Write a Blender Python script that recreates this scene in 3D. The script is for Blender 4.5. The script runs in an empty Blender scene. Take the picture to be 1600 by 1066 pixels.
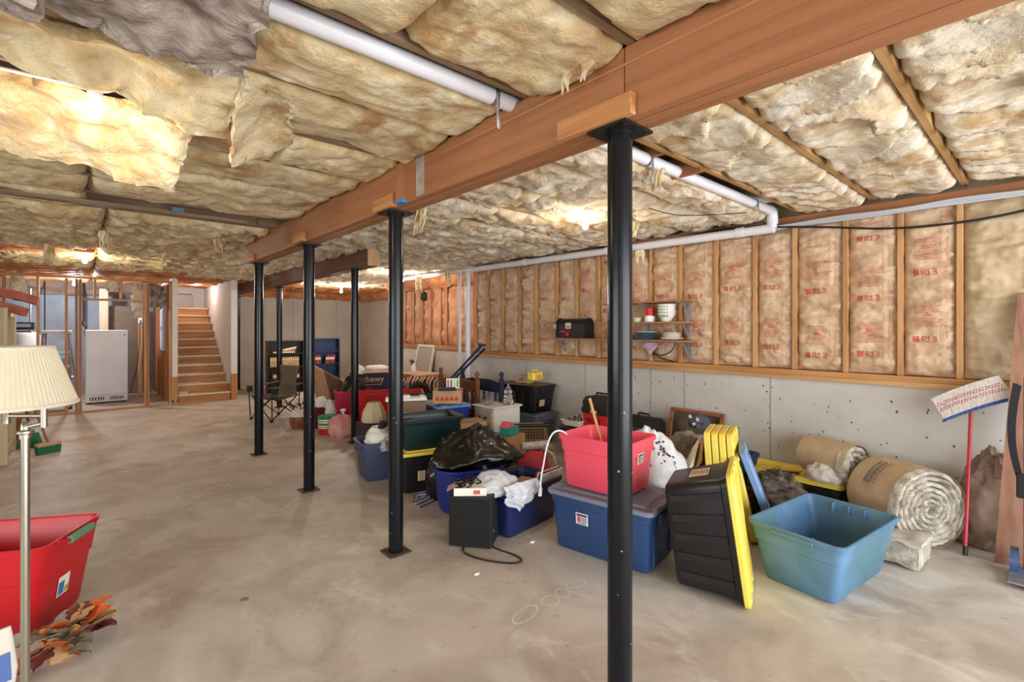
import bpy, bmesh, math, random
from mathutils import Vector, Matrix, noise, Euler
R = math.radians; PI = math.pi
random.seed(7)
SC = bpy.context.scene
COL = SC.collection

# ------------------------------------------------------------------ camera, world, daylight, exposure
cam = bpy.data.objects.new('camera', bpy.data.cameras.new('camera')); COL.objects.link(cam)
cam.location = (0, 0, 1.666); cam.rotation_euler = (R(90), 0, R(-41.7))
cam.data.sensor_fit = 'HORIZONTAL'; cam.data.sensor_width = 36; cam.data.lens = 36 * 757 / 1600
cam.data.shift_y = -21 / 1600; cam.data.clip_start = .05
SC.camera = cam
W = bpy.data.worlds.new('world'); SC.world = W; W.use_nodes = True
W.node_tree.nodes['Background'].inputs[0].default_value = (.93, .96, 1, 1)
W.node_tree.nodes['Background'].inputs[1].default_value = 1.6

def area(name, loc, rot, sx, sy, power, col):
    l = bpy.data.lights.new(name, 'AREA'); l.shape = 'RECTANGLE'; l.size = sx; l.size_y = sy; l.energy = power; l.color = col
    o = bpy.data.objects.new(name, l); COL.objects.link(o); o.location = loc; o.rotation_euler = rot
    return o
# daylight through the open walk-out end of the basement behind the camera
area('daylight_opening', (3.0, -3.2, 1.35), (R(82), 0, 0), 6.5, 2.4, 230, (.95, .975, 1))
area('fill_light_left', (-4.3, 1.5, 1.6), (0, R(-90), 0), 1.4, 5.0, 110, (.95, .975, 1))  # added soft fill from the unseen left side, no window there
SC.view_settings.view_transform = 'Standard'; SC.view_settings.look = 'None'
SC.view_settings.gamma = 1; SC.view_settings.use_curve_mapping = False
SC.view_settings.exposure = 0.55
BP = (6, 30, 80, 80, 34, 11, 14)   # watts of the bulbs

# ------------------------------------------------------------------ materials
def lin(c):
    return tuple((v / 255 / 12.92) if v / 255 <= .04045 else ((v / 255 + .055) / 1.055) ** 2.4 for v in c[:3]) + (1,)
MATS = {}
def mat(name, col, rough=.6, metal=0, var=0, vs=6, col2=None, bump=0, bs=30, stretch=(1, 1, 1), world=False, coat=0, alpha=1, trans=0, sheen=0, col3=None, vs3=2, detail=5, sharp=(.35, .65), spec=None, dist=0):
    if name in MATS: return MATS[name]
    m = bpy.data.materials.new(name); m.use_nodes = True; nt = m.node_tree; N = nt.nodes; L = nt.links
    p = N['Principled BSDF']; c = lin(col)
    p.inputs['Base Color'].default_value = c; p.inputs['Roughness'].default_value = rough; p.inputs['Metallic'].default_value = metal
    p.inputs['Coat Weight'].default_value = coat; p.inputs['Alpha'].default_value = alpha; p.inputs['Transmission Weight'].default_value = trans
    if spec is not None: p.inputs['Specular IOR Level'].default_value = spec
    if sheen: p.inputs['Sheen Weight'].default_value = sheen
    if var or col2 or bump:
        if world:
            g = N.new('ShaderNodeNewGeometry'); src = g.outputs['Position']
        else:
            g = N.new('ShaderNodeTexCoord'); src = g.outputs['Object']
        mp = N.new('ShaderNodeMapping'); mp.inputs['Scale'].default_value = stretch; L.new(src, mp.inputs['Vector'])
        if not world:
            oi = N.new('ShaderNodeObjectInfo'); ml = N.new('ShaderNodeMath'); ml.operation = 'MULTIPLY'; ml.inputs[1].default_value = 40
            L.new(oi.outputs['Random'], ml.inputs[0]); L.new(ml.outputs[0], mp.inputs['Location'])
    if var or col2:
        n = N.new('ShaderNodeTexNoise'); n.inputs['Scale'].default_value = vs; n.inputs['Detail'].default_value = detail; n.inputs['Distortion'].default_value = dist; L.new(mp.outputs[0], n.inputs['Vector'])
        r = N.new('ShaderNodeValToRGB'); L.new(n.outputs['Fac'], r.inputs[0])
        r.color_ramp.elements[0].position = sharp[0]; r.color_ramp.elements[1].position = sharp[1]
        a = tuple(v * (1 - var) for v in c[:3]) + (1,) if not col2 else lin(col2)
        r.color_ramp.elements[0].color = a; r.color_ramp.elements[1].color = tuple(min(1, v * (1 + var * .6)) for v in c[:3]) + (1,)
        out = r.outputs[0]
        if col3:
            n3 = N.new('ShaderNodeTexNoise'); n3.inputs['Scale'].default_value = vs3; n3.inputs['Detail'].default_value = 9; n3.inputs['Distortion'].default_value = dist; L.new(mp.outputs[0], n3.inputs['Vector'])
            r3 = N.new('ShaderNodeValToRGB'); r3.color_ramp.elements[0].position = .48; r3.color_ramp.elements[1].position = .68; L.new(n3.outputs['Fac'], r3.inputs[0])
            mx = N.new('ShaderNodeMix'); mx.data_type = 'RGBA'; L.new(r3.outputs[0], mx.inputs[0]); L.new(out, mx.inputs[6]); mx.inputs[7].default_value = lin(col3); out = mx.outputs[2]
        L.new(out, p.inputs['Base Color'])
    if bump:
        b = N.new('ShaderNodeTexNoise'); b.inputs['Scale'].default_value = bs; b.inputs['Detail'].default_value = 6; b.inputs['Roughness'].default_value = .65
        L.new(mp.outputs[0], b.inputs['Vector'])
        bm = N.new('ShaderNodeBump'); bm.inputs['Strength'].default_value = min(1, bump); bm.inputs['Distance'].default_value = .02 * max(1, bump); L.new(b.outputs['Fac'], bm.inputs['Height'])
        L.new(bm.outputs[0], p.inputs['Normal'])
    MATS[name] = m
    return m
def emit(name, col, k):
    m = bpy.data.materials.new(name); m.use_nodes = True; p = m.node_tree.nodes['Principled BSDF']
    p.inputs['Base Color'].default_value = lin(col); p.inputs['Emission Color'].default_value = lin(col); p.inputs['Emission Strength'].default_value = k
    MATS[name] = m; return m

def wood(name, col, dark, axis, rough=.65, k=1):
    s = {'x': (.6, 14, 14), 'y': (14, .6, 14), 'z': (14, 14, .6)}[axis]
    return mat(name + '_' + axis, col, rough, vs=1.6 * k, col2=dark, stretch=s, bump=.15, bs=5, detail=6, sharp=(.3, .62))
def pine(a): return wood('pine', (204, 158, 108), (166, 116, 68), a)
def fir(a): return wood('fir_beam', (164, 110, 70), (146, 94, 58), a)
def oldwood(a): return wood('weathered_joist', (150, 124, 98), (104, 82, 62), a)
def stairwood(a): return wood('stair_wood', (192, 138, 88), (156, 102, 58), a)
INS = mat('fibreglass', (234, 220, 184), 1, col2=(214, 188, 138), vs=5, world=True, col3=(186, 146, 98), vs3=3.2, bump=1.3, bs=26, sheen=.1, spec=.1, dist=1.2, detail=9)
INSW = mat('fibreglass_pale', (242, 236, 222), 1, col2=(226, 206, 170), vs=4.5, world=True, col3=(204, 172, 128), vs3=3, bump=1.2, bs=26, stretch=(1.5, .7, 1), spec=.1, dist=1.0, detail=9)
INSG = mat('fibreglass_grey', (186, 172, 160), 1, col2=(124, 110, 100), vs=9, world=True, bump=1, bs=24, stretch=(1, 2, 1), spec=.1)
KRAFTC = mat('kraft_ceiling', (206, 142, 96), .7, col2=(170, 108, 66), vs=4, world=True, bump=.5, bs=9, spec=.2)
KRAFT = mat('kraft_paper', (214, 188, 158), .5, col2=(200, 166, 134), vs=5, world=True, bump=1.3, bs=9, stretch=(1, .8, 1.6), spec=.35)
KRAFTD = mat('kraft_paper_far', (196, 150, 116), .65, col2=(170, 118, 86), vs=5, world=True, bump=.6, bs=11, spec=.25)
KRAFTP = mat('kraft_plain', (196, 176, 146), .6, col2=(180, 158, 126), vs=4, world=True, bump=.5, bs=10, spec=.35)
INK = mat('red_ink', (200, 96, 74), .7, var=.2, vs=30)
INKF = mat('pale_red_ink', (200, 118, 92), .7)
INKB = mat('grey_ink', (112, 104, 98), .8)
CONC = mat('concrete_wall', (200, 198, 193), .8, col2=(182, 179, 173), vs=1.6, world=True, bump=.12, bs=30, col3=(190, 186, 179), vs3=5)
CONCF = mat('concrete_wall_far', (190, 182, 172), .8, col2=(174, 164, 152), vs=1.3, world=True, bump=.1, bs=20)
CONCB = mat('concrete_blue', (158, 166, 178), .8, col2=(136, 144, 156), vs=1.8, world=True, bump=.1, bs=20)
def floor_material():
    m = bpy.data.materials.new('concrete_floor'); m.use_nodes = True; nt = m.node_tree; N = nt.nodes; L = nt.links; p = N['Principled BSDF']
    g = N.new('ShaderNodeNewGeometry')
    def nz(scale, detail, dist=0, rough=.55, st=(1, 1, 1)):
        mp = N.new('ShaderNodeMapping'); mp.inputs['Scale'].default_value = st; L.new(g.outputs['Position'], mp.inputs[0])
        n = N.new('ShaderNodeTexNoise'); n.inputs['Scale'].default_value = scale; n.inputs['Detail'].default_value = detail; n.inputs['Distortion'].default_value = dist; n.inputs['Roughness'].default_value = rough
        L.new(mp.outputs[0], n.inputs['Vector']); return n.outputs['Fac']
    def rp(f, a, b):
        r = N.new('ShaderNodeMapRange'); r.inputs['From Min'].default_value = a; r.inputs['From Max'].default_value = b; r.clamp = True; L.new(f, r.inputs['Value']); return r.outputs[0]
    def mx(f, a, b):
        x = N.new('ShaderNodeMix'); x.data_type = 'RGBA'; L.new(f, x.inputs[0])
        for k, v in ((6, a), (7, b)):
            if isinstance(v, tuple): x.inputs[k].default_value = lin(v)
            else: L.new(v, x.inputs[k])
        return x.outputs[2]
    c = mx(rp(nz(.35, 3, .5), .38, .6), (192, 179, 163), (197, 194, 188))
    c = mx(rp(nz(1.6, 12, .8, .62), .42, .66), c, (164, 152, 138))
    c = mx(rp(nz(2.6, 14, .6, .68, (1, .6, 1)), .54, .70), c, (214, 208, 198))
    c = mx(rp(nz(9, 10, 0, .7), .60, .74), c, (150, 138, 124))
    c = mx(rp(nz(26, 4), .70, .76), c, (120, 110, 98))
    L.new(c, p.inputs['Base Color']); p.inputs['Roughness'].default_value = .55
    b = N.new('ShaderNodeBump'); b.inputs['Strength'].default_value = .25; b.inputs['Distance'].default_value = .006; L.new(nz(14, 10, 0, .7), b.inputs['Height']); L.new(b.outputs[0], p.inputs['Normal'])
    MATS['concrete_floor'] = m; return m
FLOOR = floor_material()
STEEL = mat('black_post_paint', (16, 19, 24), .2, bump=.03, bs=60, spec=.3)
DARKSTEEL = mat('dark_steel', (40, 38, 36), .4, metal=.6)
RUST = mat('rusty_plate', (88, 66, 50), .7, var=.4, vs=30)
GALV = mat('galvanised', (176, 178, 180), .35, metal=.8, var=.2, vs=20)
PVC = mat('white_pvc', (226, 226, 232), .35)
WHITE = mat('white_paint', (232, 230, 226), .5)
DRYWALL = mat('drywall', (226, 220, 216), .8, var=.05, vs=2)
BLACK = mat('black_plastic', (24, 24, 27), .38)
BLACKM = mat('black_matte', (26, 26, 28), .7)
GREY = mat('grey_plastic', (98, 104, 116), .45)
NAVY = mat('navy_plastic', (24, 36, 88), .38)
SLATE = mat('slate_blue_plastic', (66, 76, 104), .45)
BIGB = mat('denim_blue_plastic', (40, 70, 116), .38, var=.08, vs=4)
TEAL = mat('faded_blue_plastic', (72, 114, 160), .45, col2=(76, 116, 132), vs=1.3, col3=(94, 134, 172), vs3=2.4, sharp=(.4, .6))
RED = mat('red_plastic', (190, 22, 34), .38)
PINK = mat('coral_pink_plastic', (238, 86, 106), .38)
DGREEN = mat('dark_green_plastic', (16, 42, 42), .32)
YEL = mat('yellow_plastic', (236, 212, 84), .4, var=.06, vs=8)
BLUELID = mat('sky_blue_plastic', (112, 148, 196), .4)
GLID = mat('grey_blue_lid', (116, 124, 142), .5, var=.08, vs=6)
PAPER = mat('white_paper', (232, 228, 216), .7)
CARD = mat('cardboard', (186, 146, 106), .8, var=.1, vs=8)
CARDE = mat('cardboard_brown', (120, 96, 72), .85, var=.2, vs=20, stretch=(1, 1, 20))
BAGB = mat('black_bag', (14, 14, 15), .17, bump=.9, bs=8, coat=.35, stretch=(1, 1, .5))
BAGW = mat('white_bag', (232, 235, 240), .3, bump=.7, bs=9, alpha=.93)
GLASS = mat('clear_glass', (245, 248, 246), .05, trans=.95)
NICKEL = mat('brushed_nickel', (176, 172, 156), .25, metal=.9)
SHADE = mat('cream_shade', (212, 203, 176), .85, var=.04, vs=60, stretch=(1, 1, .02))
BROWNM = mat('brown_fabric', (104, 92, 78), .9, var=.12, vs=20)
mat('plush_white', (236, 234, 230), .95, bump=.3, bs=60)
TURNED = mat('turned_wood', (122, 74, 40), .4, var=.25, vs=10)

# ------------------------------------------------------------------ geometry helper
def rrect(L_, W_, r, n=4):
    r = max(.008, min(r, L_ / 2 - .001, W_ / 2 - .001))
    pts = []
    for cx, cy, a0 in ((L_/2-r, W_/2-r, 0), (-L_/2+r, W_/2-r, 90), (-L_/2+r, -W_/2+r, 180), (L_/2-r, -W_/2+r, 270)):
        for k in range(n + 1):
            a = R(a0 + 90 * k / n); pts.append((cx + r * math.cos(a), cy + r * math.sin(a)))
    return pts
class B:
    def __init__(s): s.bm = bmesh.new()
    def box(s, c, d, rot=None, bev=0):
        r = bmesh.ops.create_cube(s.bm, size=1); vs = r['verts']
        M = Matrix.Translation(c) @ (rot.to_matrix().to_4x4() if rot is not None else Matrix()) @ Matrix.Diagonal((d[0], d[1], d[2], 1))
        bmesh.ops.transform(s.bm, matrix=M, verts=vs)
        if bev:
            es = list({e for v in vs for e in v.link_edges})
            bmesh.ops.bevel(s.bm, geom=es, offset=bev, segments=1, affect='EDGES', profile=.5)
        return s
    def loft(s, rings, c0=True, c1=True, closed=True):
        V = [[s.bm.verts.new(p) for p in r] for r in rings]; n = len(rings[0])
        for a, b in zip(V, V[1:]):
            for i in range(n if closed else n - 1):
                j = (i + 1) % n; s.bm.faces.new((a[i], a[j], b[j], b[i]))
        if c0: s.bm.faces.new(list(reversed(V[0])))
        if c1: s.bm.faces.new(V[-1])
        return s
    def cyl(s, p0, p1, r0, r1=None, n=12, cap=True):
        return s.tube([p0, p1], [r0, r0 if r1 is None else r1], n, cap)
    def tube(s, pts, r, n=8, cap=True):
        pts = [Vector(p) for p in pts]; rs = r if isinstance(r, (list, tuple)) else [r] * len(pts); rings = []
        up = None
        for i, p in enumerate(pts):
            d = (pts[min(i + 1, len(pts) - 1)] - pts[max(i - 1, 0)]).normalized()
            if up is None: up = d.orthogonal().normalized()
            up = (up - d * up.dot(d)).normalized(); w = d.cross(up)
            rings.append([p + (up * math.cos(2 * PI * k / n) + w * math.sin(2 * PI * k / n)) * rs[i] for k in range(n)])
        return s.loft(rings, cap, cap)
    def lathe(s, prof, n=20, c=(0, 0, 0), cap=True):
        return s.loft([[(c[0] + r * math.cos(2 * PI * k / n), c[1] + r * math.sin(2 * PI * k / n), c[2] + z) for k in range(n)] for r, z in prof], cap, cap)
    def grid(s, f, nu, nv):
        V = [[s.bm.verts.new(f(i / nu, j / nv)) for j in range(nv + 1)] for i in range(nu + 1)]
        for i in range(nu):
            for j in range(nv): s.bm.faces.new((V[i][j], V[i + 1][j], V[i + 1][j + 1], V[i][j + 1]))
        return s
    def sheet(s, f, nu, nv, t):
        # a patch with thickness: f(u,v) -> point, second skin offset along t (vector)
        t = Vector(t)
        A = [[s.bm.verts.new(f(i / nu, j / nv)) for j in range(nv + 1)] for i in range(nu + 1)]
        C = [[s.bm.verts.new(Vector(f(i / nu, j / nv)) + t) for j in range(nv + 1)] for i in range(nu + 1)]
        F = s.bm.faces.new
        for i in range(nu):
            for j in range(nv):
                F((A[i][j], A[i + 1][j], A[i + 1][j + 1], A[i][j + 1])); F((C[i][j], C[i][j + 1], C[i + 1][j + 1], C[i + 1][j]))
        for i in range(nu):
            F((A[i][0], C[i][0], C[i + 1][0], A[i + 1][0])); F((A[i][nv], A[i + 1][nv], C[i + 1][nv], C[i][nv]))
        for j in range(nv):
            F((A[0][j], A[0][j + 1], C[0][j + 1], C[0][j])); F((A[nu][j], C[nu][j], C[nu][j + 1], A[nu][j + 1]))
        return s
    def prism(s, pts, d):
        d = Vector(d); return s.loft([[Vector(p) for p in pts], [Vector(p) + d for p in pts]])
    def quad(s, a, b, c, d): s.bm.faces.new([s.bm.verts.new(p) for p in (a, b, c, d)]); return s
    def blob(s, c, d, seed=0, amp=.2, fr=2, n=(20, 14), flat=.35, crease=0, peak=0):
        # closed lumpy body whose underside is flattened at c.z
        c = Vector(c); rings = []
        for j in range(n[1] + 1):
            th = PI * j / n[1]; ring = []
            for i in range(n[0]):
                a = 2 * PI * i / n[0]; v = Vector((math.sin(th) * math.cos(a), math.sin(th) * math.sin(a), -math.cos(th)))
                k = 1 + amp * noise.fractal(v * fr + Vector((seed * 7.3, seed, 0)), .9, 2, 4)
                if crease: d_ = noise.voronoi(v * fr * .95 + Vector((seed * 1.7, seed * 3.1, 5)))[0]; d2 = noise.voronoi(v * fr * 2.3 + Vector((seed * 2.9, 1, seed)))[0]; k += crease * (.16 - min(.45, d_[1] - d_[0]) + .45 * (.12 - min(.35, d2[1] - d2[0])))
                z = v.z * k
                z = max(z, -flat) + flat
                if peak: kk = 1 - peak * max(0, v.z)
                else: kk = 1
                ring.append((c.x + v.x * k * kk * d[0] / 2, c.y + v.y * k * kk * d[1] / 2, c.z + z * d[2] / (1 + flat)))
            if j in (0, n[1]): ring = [ (c.x + .001 * math.cos(2*PI*i/n[0]) , c.y + .001 * math.sin(2*PI*i/n[0]), ring[0][2]) for i in range(n[0])]
            rings.append(ring)
        return s.loft(rings)
    def obj(s, name, m, parent=None, loc=None, rot=None, smooth=35, label=None):
        bmesh.ops.recalc_face_normals(s.bm, faces=s.bm.faces)
        me = bpy.data.meshes.new(name); s.bm.to_mesh(me); s.bm.free()
        me.materials.append(m)
        if smooth:
            me.polygons.foreach_set('use_smooth', [True] * len(me.polygons)); me.set_sharp_from_angle(angle=R(smooth))
        return link(name, me, parent, loc, rot, label)
def link(name, me, parent=None, loc=None, rot=None, label=None):
    o = bpy.data.objects.new(name, me); COL.objects.link(o)
    if parent: o.parent = parent
    if loc is not None: o.location = loc
    if rot is not None: o.rotation_euler = rot
    if label: o['label'] = label
    return o
def tag(o, label, cat, group=None):
    o['label'] = label; o['category'] = cat
    if group: o['group'] = group
    return o
def thing(name, label, cat, loc=(0, 0, 0), rot=0, group=None):
    o = bpy.data.objects.new(name, None); COL.objects.link(o); o.empty_display_size = .1
    o.location = loc; o.rotation_euler = rot if isinstance(rot, (tuple, Euler)) else (0, 0, rot)
    return tag(o, label, cat, group)
def struct(o): o['kind'] = 'structure'; return o
def copy_tree(o, label=None, loc=None, rot=None):
    def cp(x, p):
        c = x.copy(); COL.objects.link(c)
        if p: c.parent = p
        for ch in list(x.children): cp(ch, c)
        return c
    c = cp(o, None)
    if label: c['label'] = label
    if loc is not None: c.location = loc
    if rot is not None: c.rotation_euler = rot if isinstance(rot, tuple) else (0, 0, rot)
    return c
def curve(pts, k=6):
    # Catmull-Rom through the points, for cords and cables
    P = [Vector(p) for p in pts]; P = [P[0]] + P + [P[-1]]; out = []
    for a, b, c, d in zip(P, P[1:], P[2:], P[3:]):
        for i in range(k):
            t = i / k
            out.append(.5 * (2 * b + (c - a) * t + (2 * a - 5 * b + 4 * c - d) * t * t + (3 * b - a - 3 * c + d) * t ** 3))
    return out + [P[-1]]
def fb(x, y, z, o=4): return noise.fractal(Vector((x, y, z)), 1.0, 2.0, o)

# ------------------------------------------------------------------ shell: floor and concrete walls
def slab(name, c, d, m):
    return struct(B().box(c, d).obj(name, m, smooth=0))
floor = slab('floor', (1.5, 6.5, -.1), (13, 20.2, .2), FLOOR)
XW, XM, XF, YB = 5.30, 5.90, 7.20, 16.0     # near right wall, stepped-out middle, far right, back wall
ZC, ZJ = 1.155, 2.82                        # top of the low concrete wall, underside of the joists
wall_right = slab('wall_right', (XW + .15, 2.02, ZC / 2), (.3, 10.06, ZC), CONC)
wall_mid = slab('wall_right_middle', (XM + .15, 9.2, 1.19 / 2), (.3, 4.3, 1.19), CONCF)
wall_far = slab('wall_right_far', (XF + .15, 13.65, 1.53), (.3, 4.9, 3.06), CONCF)
wall_step = slab('wall_step', (6.65, 11.35, 1.53), (1.2, .2, 3.06), CONCF)
wall_step2 = slab('wall_step_near', (5.9, 7.05, .59), (.6, .2, 1.18), CONCF)
wall_back = slab('wall_back', (4.95, YB + .1, 1.53), (4.7, .2, 3.06), CONCF)
wall_back_left = slab('wall_back_left', (-1.5, YB + .1, 1.53), (6.2, .2, 3.06), CONCB)
wall_left = slab('wall_left', (-4.6, 6.5, 1.53), (.2, 20, 3.06), CONCF)
# form lines left by the concrete shuttering, tie holes
for y in (1.95, 2.9, 3.35, 4.4, 5.6):
    B().box((XW - .0015, y, ZC / 2), (.006, .006, ZC)).obj('form_line', mat('form_line_grey', (140, 138, 132), .9), wall_right)
for x in (4.2, 5.0, 5.7, 6.4):
    B().box((x, YB - .0015, 1.4), (.012, .006, 2.8)).obj('form_line', mat('form_line_grey', (140, 138, 132), .9), wall_back)
hb = B(); rr = random.Random(3)
for k in range(150):
    y, z = rr.uniform(.2, 4.4), rr.uniform(.3, 1.1); r = rr.uniform(.003, .010)
    s_ = rr.uniform(.8, 1.8)
    hb.loft([[(XW - .0012, y + r * math.cos(a) , z + r * s_ * math.sin(a)) for a in (0, 1.1, 2.2, 3.1, 4.2, 5.3)]], False, True)
o = hb.obj('bug_hole', mat('bug_hole_dark', (96, 92, 86), .9), wall_right, smooth=0); o['kind'] = 'stuff'
# white paint rings, tracks and small debris on the slab
RINGM = mat('chalk_ring', (214, 208, 200), .8)
for (x, y, rx, ry, an) in ((1.93, 2.05, .115, .05, 12), (2.14, 2.05, .062, .055, 0), (2.26, 2.06, .05, .05, 0), (2.40, 2.07, .075, .045, -10)):
    b = B(); n = 24
    b.loft([[(x + q * (rx * math.cos(2 * PI * k / n) * math.cos(R(an)) - ry * math.sin(2 * PI * k / n) * math.sin(R(an))), y + q * (rx * math.cos(2 * PI * k / n) * math.sin(R(an)) + ry * math.sin(2 * PI * k / n) * math.cos(R(an))), .0012) for k in range(n)] for q in (.86, 1)], False, False)
    b.obj('paint_ring', RINGM, floor, smooth=0)
for k, (x, y, lab) in enumerate(((2.0, 2.6, 'pale scrap of plaster on the floor in front of the black speaker'), (2.62, 2.70, 'small pale scrap on the floor beside the navy book tote'), (.75, 3.3, 'dark bark-like chip alone on the open floor left of the second post'))):
    tag(B().blob((x, y, 0), (.045, .03, .010), k, .4, 3, (8, 5)).obj('debris_chip', PAPER if k < 2 else mat('crumb_grey', (120, 106, 92), .9)), lab, 'debris')

# ------------------------------------------------------------------ ceiling: subfloor, joists, fibreglass
ceiling = slab('ceiling', (1.5, 6.5, 3.08), (13, 20.2, .04), oldwood('x'))
YL = [1.77 + .62 * k for k in range(-3, 23)]
YR = [.49 + .61 * k for k in range(-2, 26)]
def part(name, me_or_b, m, parent, **k): return me_or_b.obj(name, m, parent, **k)
def xr(y): return XW if y < 7.05 else (XM if y < 11.3 else XF)
jl = B().box((-1.46, 0, 2.94), (6.3, .038, .24)).obj('joist', oldwood('x'), ceiling, smooth=0)
jl.location.y = YL[0]
for y in YL[1:]:
    link('joist', jl.data, ceiling, (0, y, 0))
for i, y in enumerate(YR):
    if y > 15.9: break
    B().box(((1.6 + xr(y)) / 2, y, 2.94), (xr(y) - 1.6 + .2, .038, .24)).obj('joist', (wood('joist_right', (196, 156, 100), (160, 118, 68), 'x') if y < 4 else oldwood('x')), ceiling, smooth=0)

def batt_mesh(L_, W_, seed, m, bulge=.07, folds=0, nu=56, nv=26, amp=.03, pw=5):
    b = B()
    def f(u, v):
        a, c = 2 * u - 1, 2 * v - 1
        x, y = a * L_ / 2, c * W_ / 2
        pr = max(0, 1 - abs(a) ** (pw + 17)) ** .6 * max(0, 1 - abs(c) ** (pw + 3)) ** .6
        n1 = fb(x * 2.6, y * 3.2, seed * 9.1, 3)
        cr = abs(noise.noise(Vector((x * 4.2 + .8 * n1, y * 5.2, seed * 3.7 + 2))))
        z = .075 - pr * (.075 + bulge * .55) - n1 * amp * pr - amp * .9 * (min(cr, .28) - .14) * pr * 2
        z -= .006 * fb(x * 17, y * 17, seed, 2) * pr
        if folds:
            w = x * 3.4 + 1.7 * noise.noise(Vector((x * 1.5, y * 2.2, seed))) + .5 * abs(c)
            sw = w - math.floor(w)
            z -= folds * (sw ** 1.6) * pr * (0.35 + .65 * (noise.noise(Vector((x * 1.1, y * .9, seed + 5))) + .6))
        ex = (.018 * fb(y * 7, seed, a, 2)) if abs(a) > .9 else 0
        ey = (.022 * fb(x * 7, seed, c, 3)) if abs(c) > .85 else 0
        return (x + ex, y + ey, z)
    b.grid(f, nu, nv)
    bmesh.ops.recalc_face_normals(b.bm, faces=b.bm.faces)
    me = bpy.data.meshes.new('insulation_batt'); b.bm.to_mesh(me); b.bm.free(); me.materials.append(m)
    me.polygons.foreach_set('use_smooth', [True] * len(me.polygons))
    return me
rb = random.Random(11)
VL = {}
for ln in (.75, 1.2, 1.65):
    for sd in range(4): VL[(ln, sd)] = batt_mesh(ln, .575, sd + ln * 10, INS, bulge=.045, amp=.030)
VK = [batt_mesh(1.5, .58, 60 + s, KRAFTC, bulge=.09, amp=.045, nu=36, nv=16) for s in range(3)]
VP = [batt_mesh(1.5, .575, 80 + s, INS, bulge=.06, amp=.05, folds=.05, nu=52) for s in range(3)]
for i, y in enumerate(YL[:-1]):
    yc = y + .31; x = 1.69
    if yc > 15.8: break
    slot = abs(y - 1.77) < .01
    if slot: yc += .07
    while x > -4.3:
        kr = yc > 11.4 or (yc > 9.0 and x < .9 and yc < 9.9)
        if kr: ln = 1.5; me = rb.choice(VK)
        else:
            ln = rb.choice((.75, 1.2, 1.2, 1.65)); me = VL[(ln, rb.randrange(4))]
            if yc > 6: ln = 1.5; me = rb.choice(VP)
        if x - ln < -4.4 and x > -3.8: ln = ln
        if yc < 3.6 and yc > 2.3 and x - ln / 2 < .55 and x - ln / 2 > -.5: x -= ln - .005; continue
        skip = abs(yc - 5.80) < .1 and .05 < x - ln / 2 < .95
        if not skip:
            link('insulation_batt', me, ceiling, (x - ln / 2, yc, ZJ - .01 - rb.uniform(0, .015)), (R(rb.uniform(-1, 1)), R(rb.uniform(-.6, .6)), PI * rb.randrange(2))).scale.y = .78 if slot else 1
        x -= ln - .005
VR = [batt_mesh(1.76, .565, 30 + s, INSW, bulge=.035, folds=.07, nu=90, nv=36, amp=.02, pw=9) for s in range(5)]
VRF = [batt_mesh(1.2, .565, 45 + s, INSW, bulge=.06, folds=.04, nu=48, nv=24, amp=.04) for s in range(4)]
for i, y in enumerate(YR[:-1]):
    yc = y + .305
    if yc > 15.8: break
    x, xe = (1.84 if yc < 7.2 else 1.60), xr(yc) + .05
    slot = abs(y - 1.71) < .01
    if slot: yc += .09
    near = yc < 2.0
    step = 1.74 if near else 1.19
    while x < xe - .35:
        me = rb.choice(VR if near else VRF) if yc < 12.5 else rb.choice(VK)
        ln = 1.76 if near else (1.2 if yc < 12.5 else 1.5)
        link('insulation_batt', me, ceiling, (x + ln / 2, yc, ZJ + (.018 if near else -.005)), (R(rb.uniform(-1, 1)), R(rb.uniform(-.8, .8)), (PI * rb.randrange(2)) if not near else 0)).scale.y = .70 if slot else 1
        x += ln - .02
# batts that have come loose and hang down, each a thick torn flap
def flap(pts, seed, m=INS, t=.05, nu=44, nv=30, amp=.06, label=None):
    # pts: four corners p00 p10 p11 p01 of the flap
    P = [Vector(p) for p in pts]
    nrm = ((P[1] - P[0]).cross(P[3] - P[0])).normalized()
    def f(u, v):
        p = P[0] * (1 - u) * (1 - v) + P[1] * u * (1 - v) + P[2] * u * v + P[3] * (1 - u) * v
        e = min(u, 1 - u, v, 1 - v)
        h = amp * fb(p.x * 4, p.y * 4, p.z * 4 + seed, 4)
        rag = .035 * fb(p.x * 16, p.y * 16, seed * 3, 4) if e < .05 else 0
        return p + nrm * (h + .05 * math.sin(u * PI) * math.sin(v * PI)) + Vector((rag, rag, rag * .6))
    return B().sheet(f, nu, nv, nrm * -t).obj('loose_batt', m, ceiling, smooth=60, label=label)
flap([(-.75, 2.40, 2.81), (.54, 2.45, 2.80), (.56, 2.84, 2.68), (-.75, 2.62, 2.80)], 1, label='long sagging fibreglass batt in front of the nearest bulb')
flap([(-.75, 3.06, 2.81), (.47, 3.06, 2.79), (.39, 3.40, 2.49), (-.75, 3.62, 2.70)], 2, label='torn batt corner hanging down behind the nearest bulb')
flap([(.53, 2.45, 2.80), (.76, 2.46, 2.81), (.93, 3.0, 2.79), (.58, 2.90, 2.55)], 4, amp=.03, label='folded batt end drooping at the joint right of the bulb')
flap([(-.15, 1.45, 2.80), (.46, 1.45, 2.81), (.47, 2.14, 2.73), (-.1, 2.14, 2.70)], 5, INSG, t=.08, amp=.08, label='dirty grey batt hanging at the top left')
flap([(-.8, 1.45, 2.80), (-.13, 1.45, 2.80), (-.09, 2.13, 2.70), (-.8, 2.13, 2.72)], 6, INSG, t=.08, amp=.08, label='dirty grey batt hanging at the top left')
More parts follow.
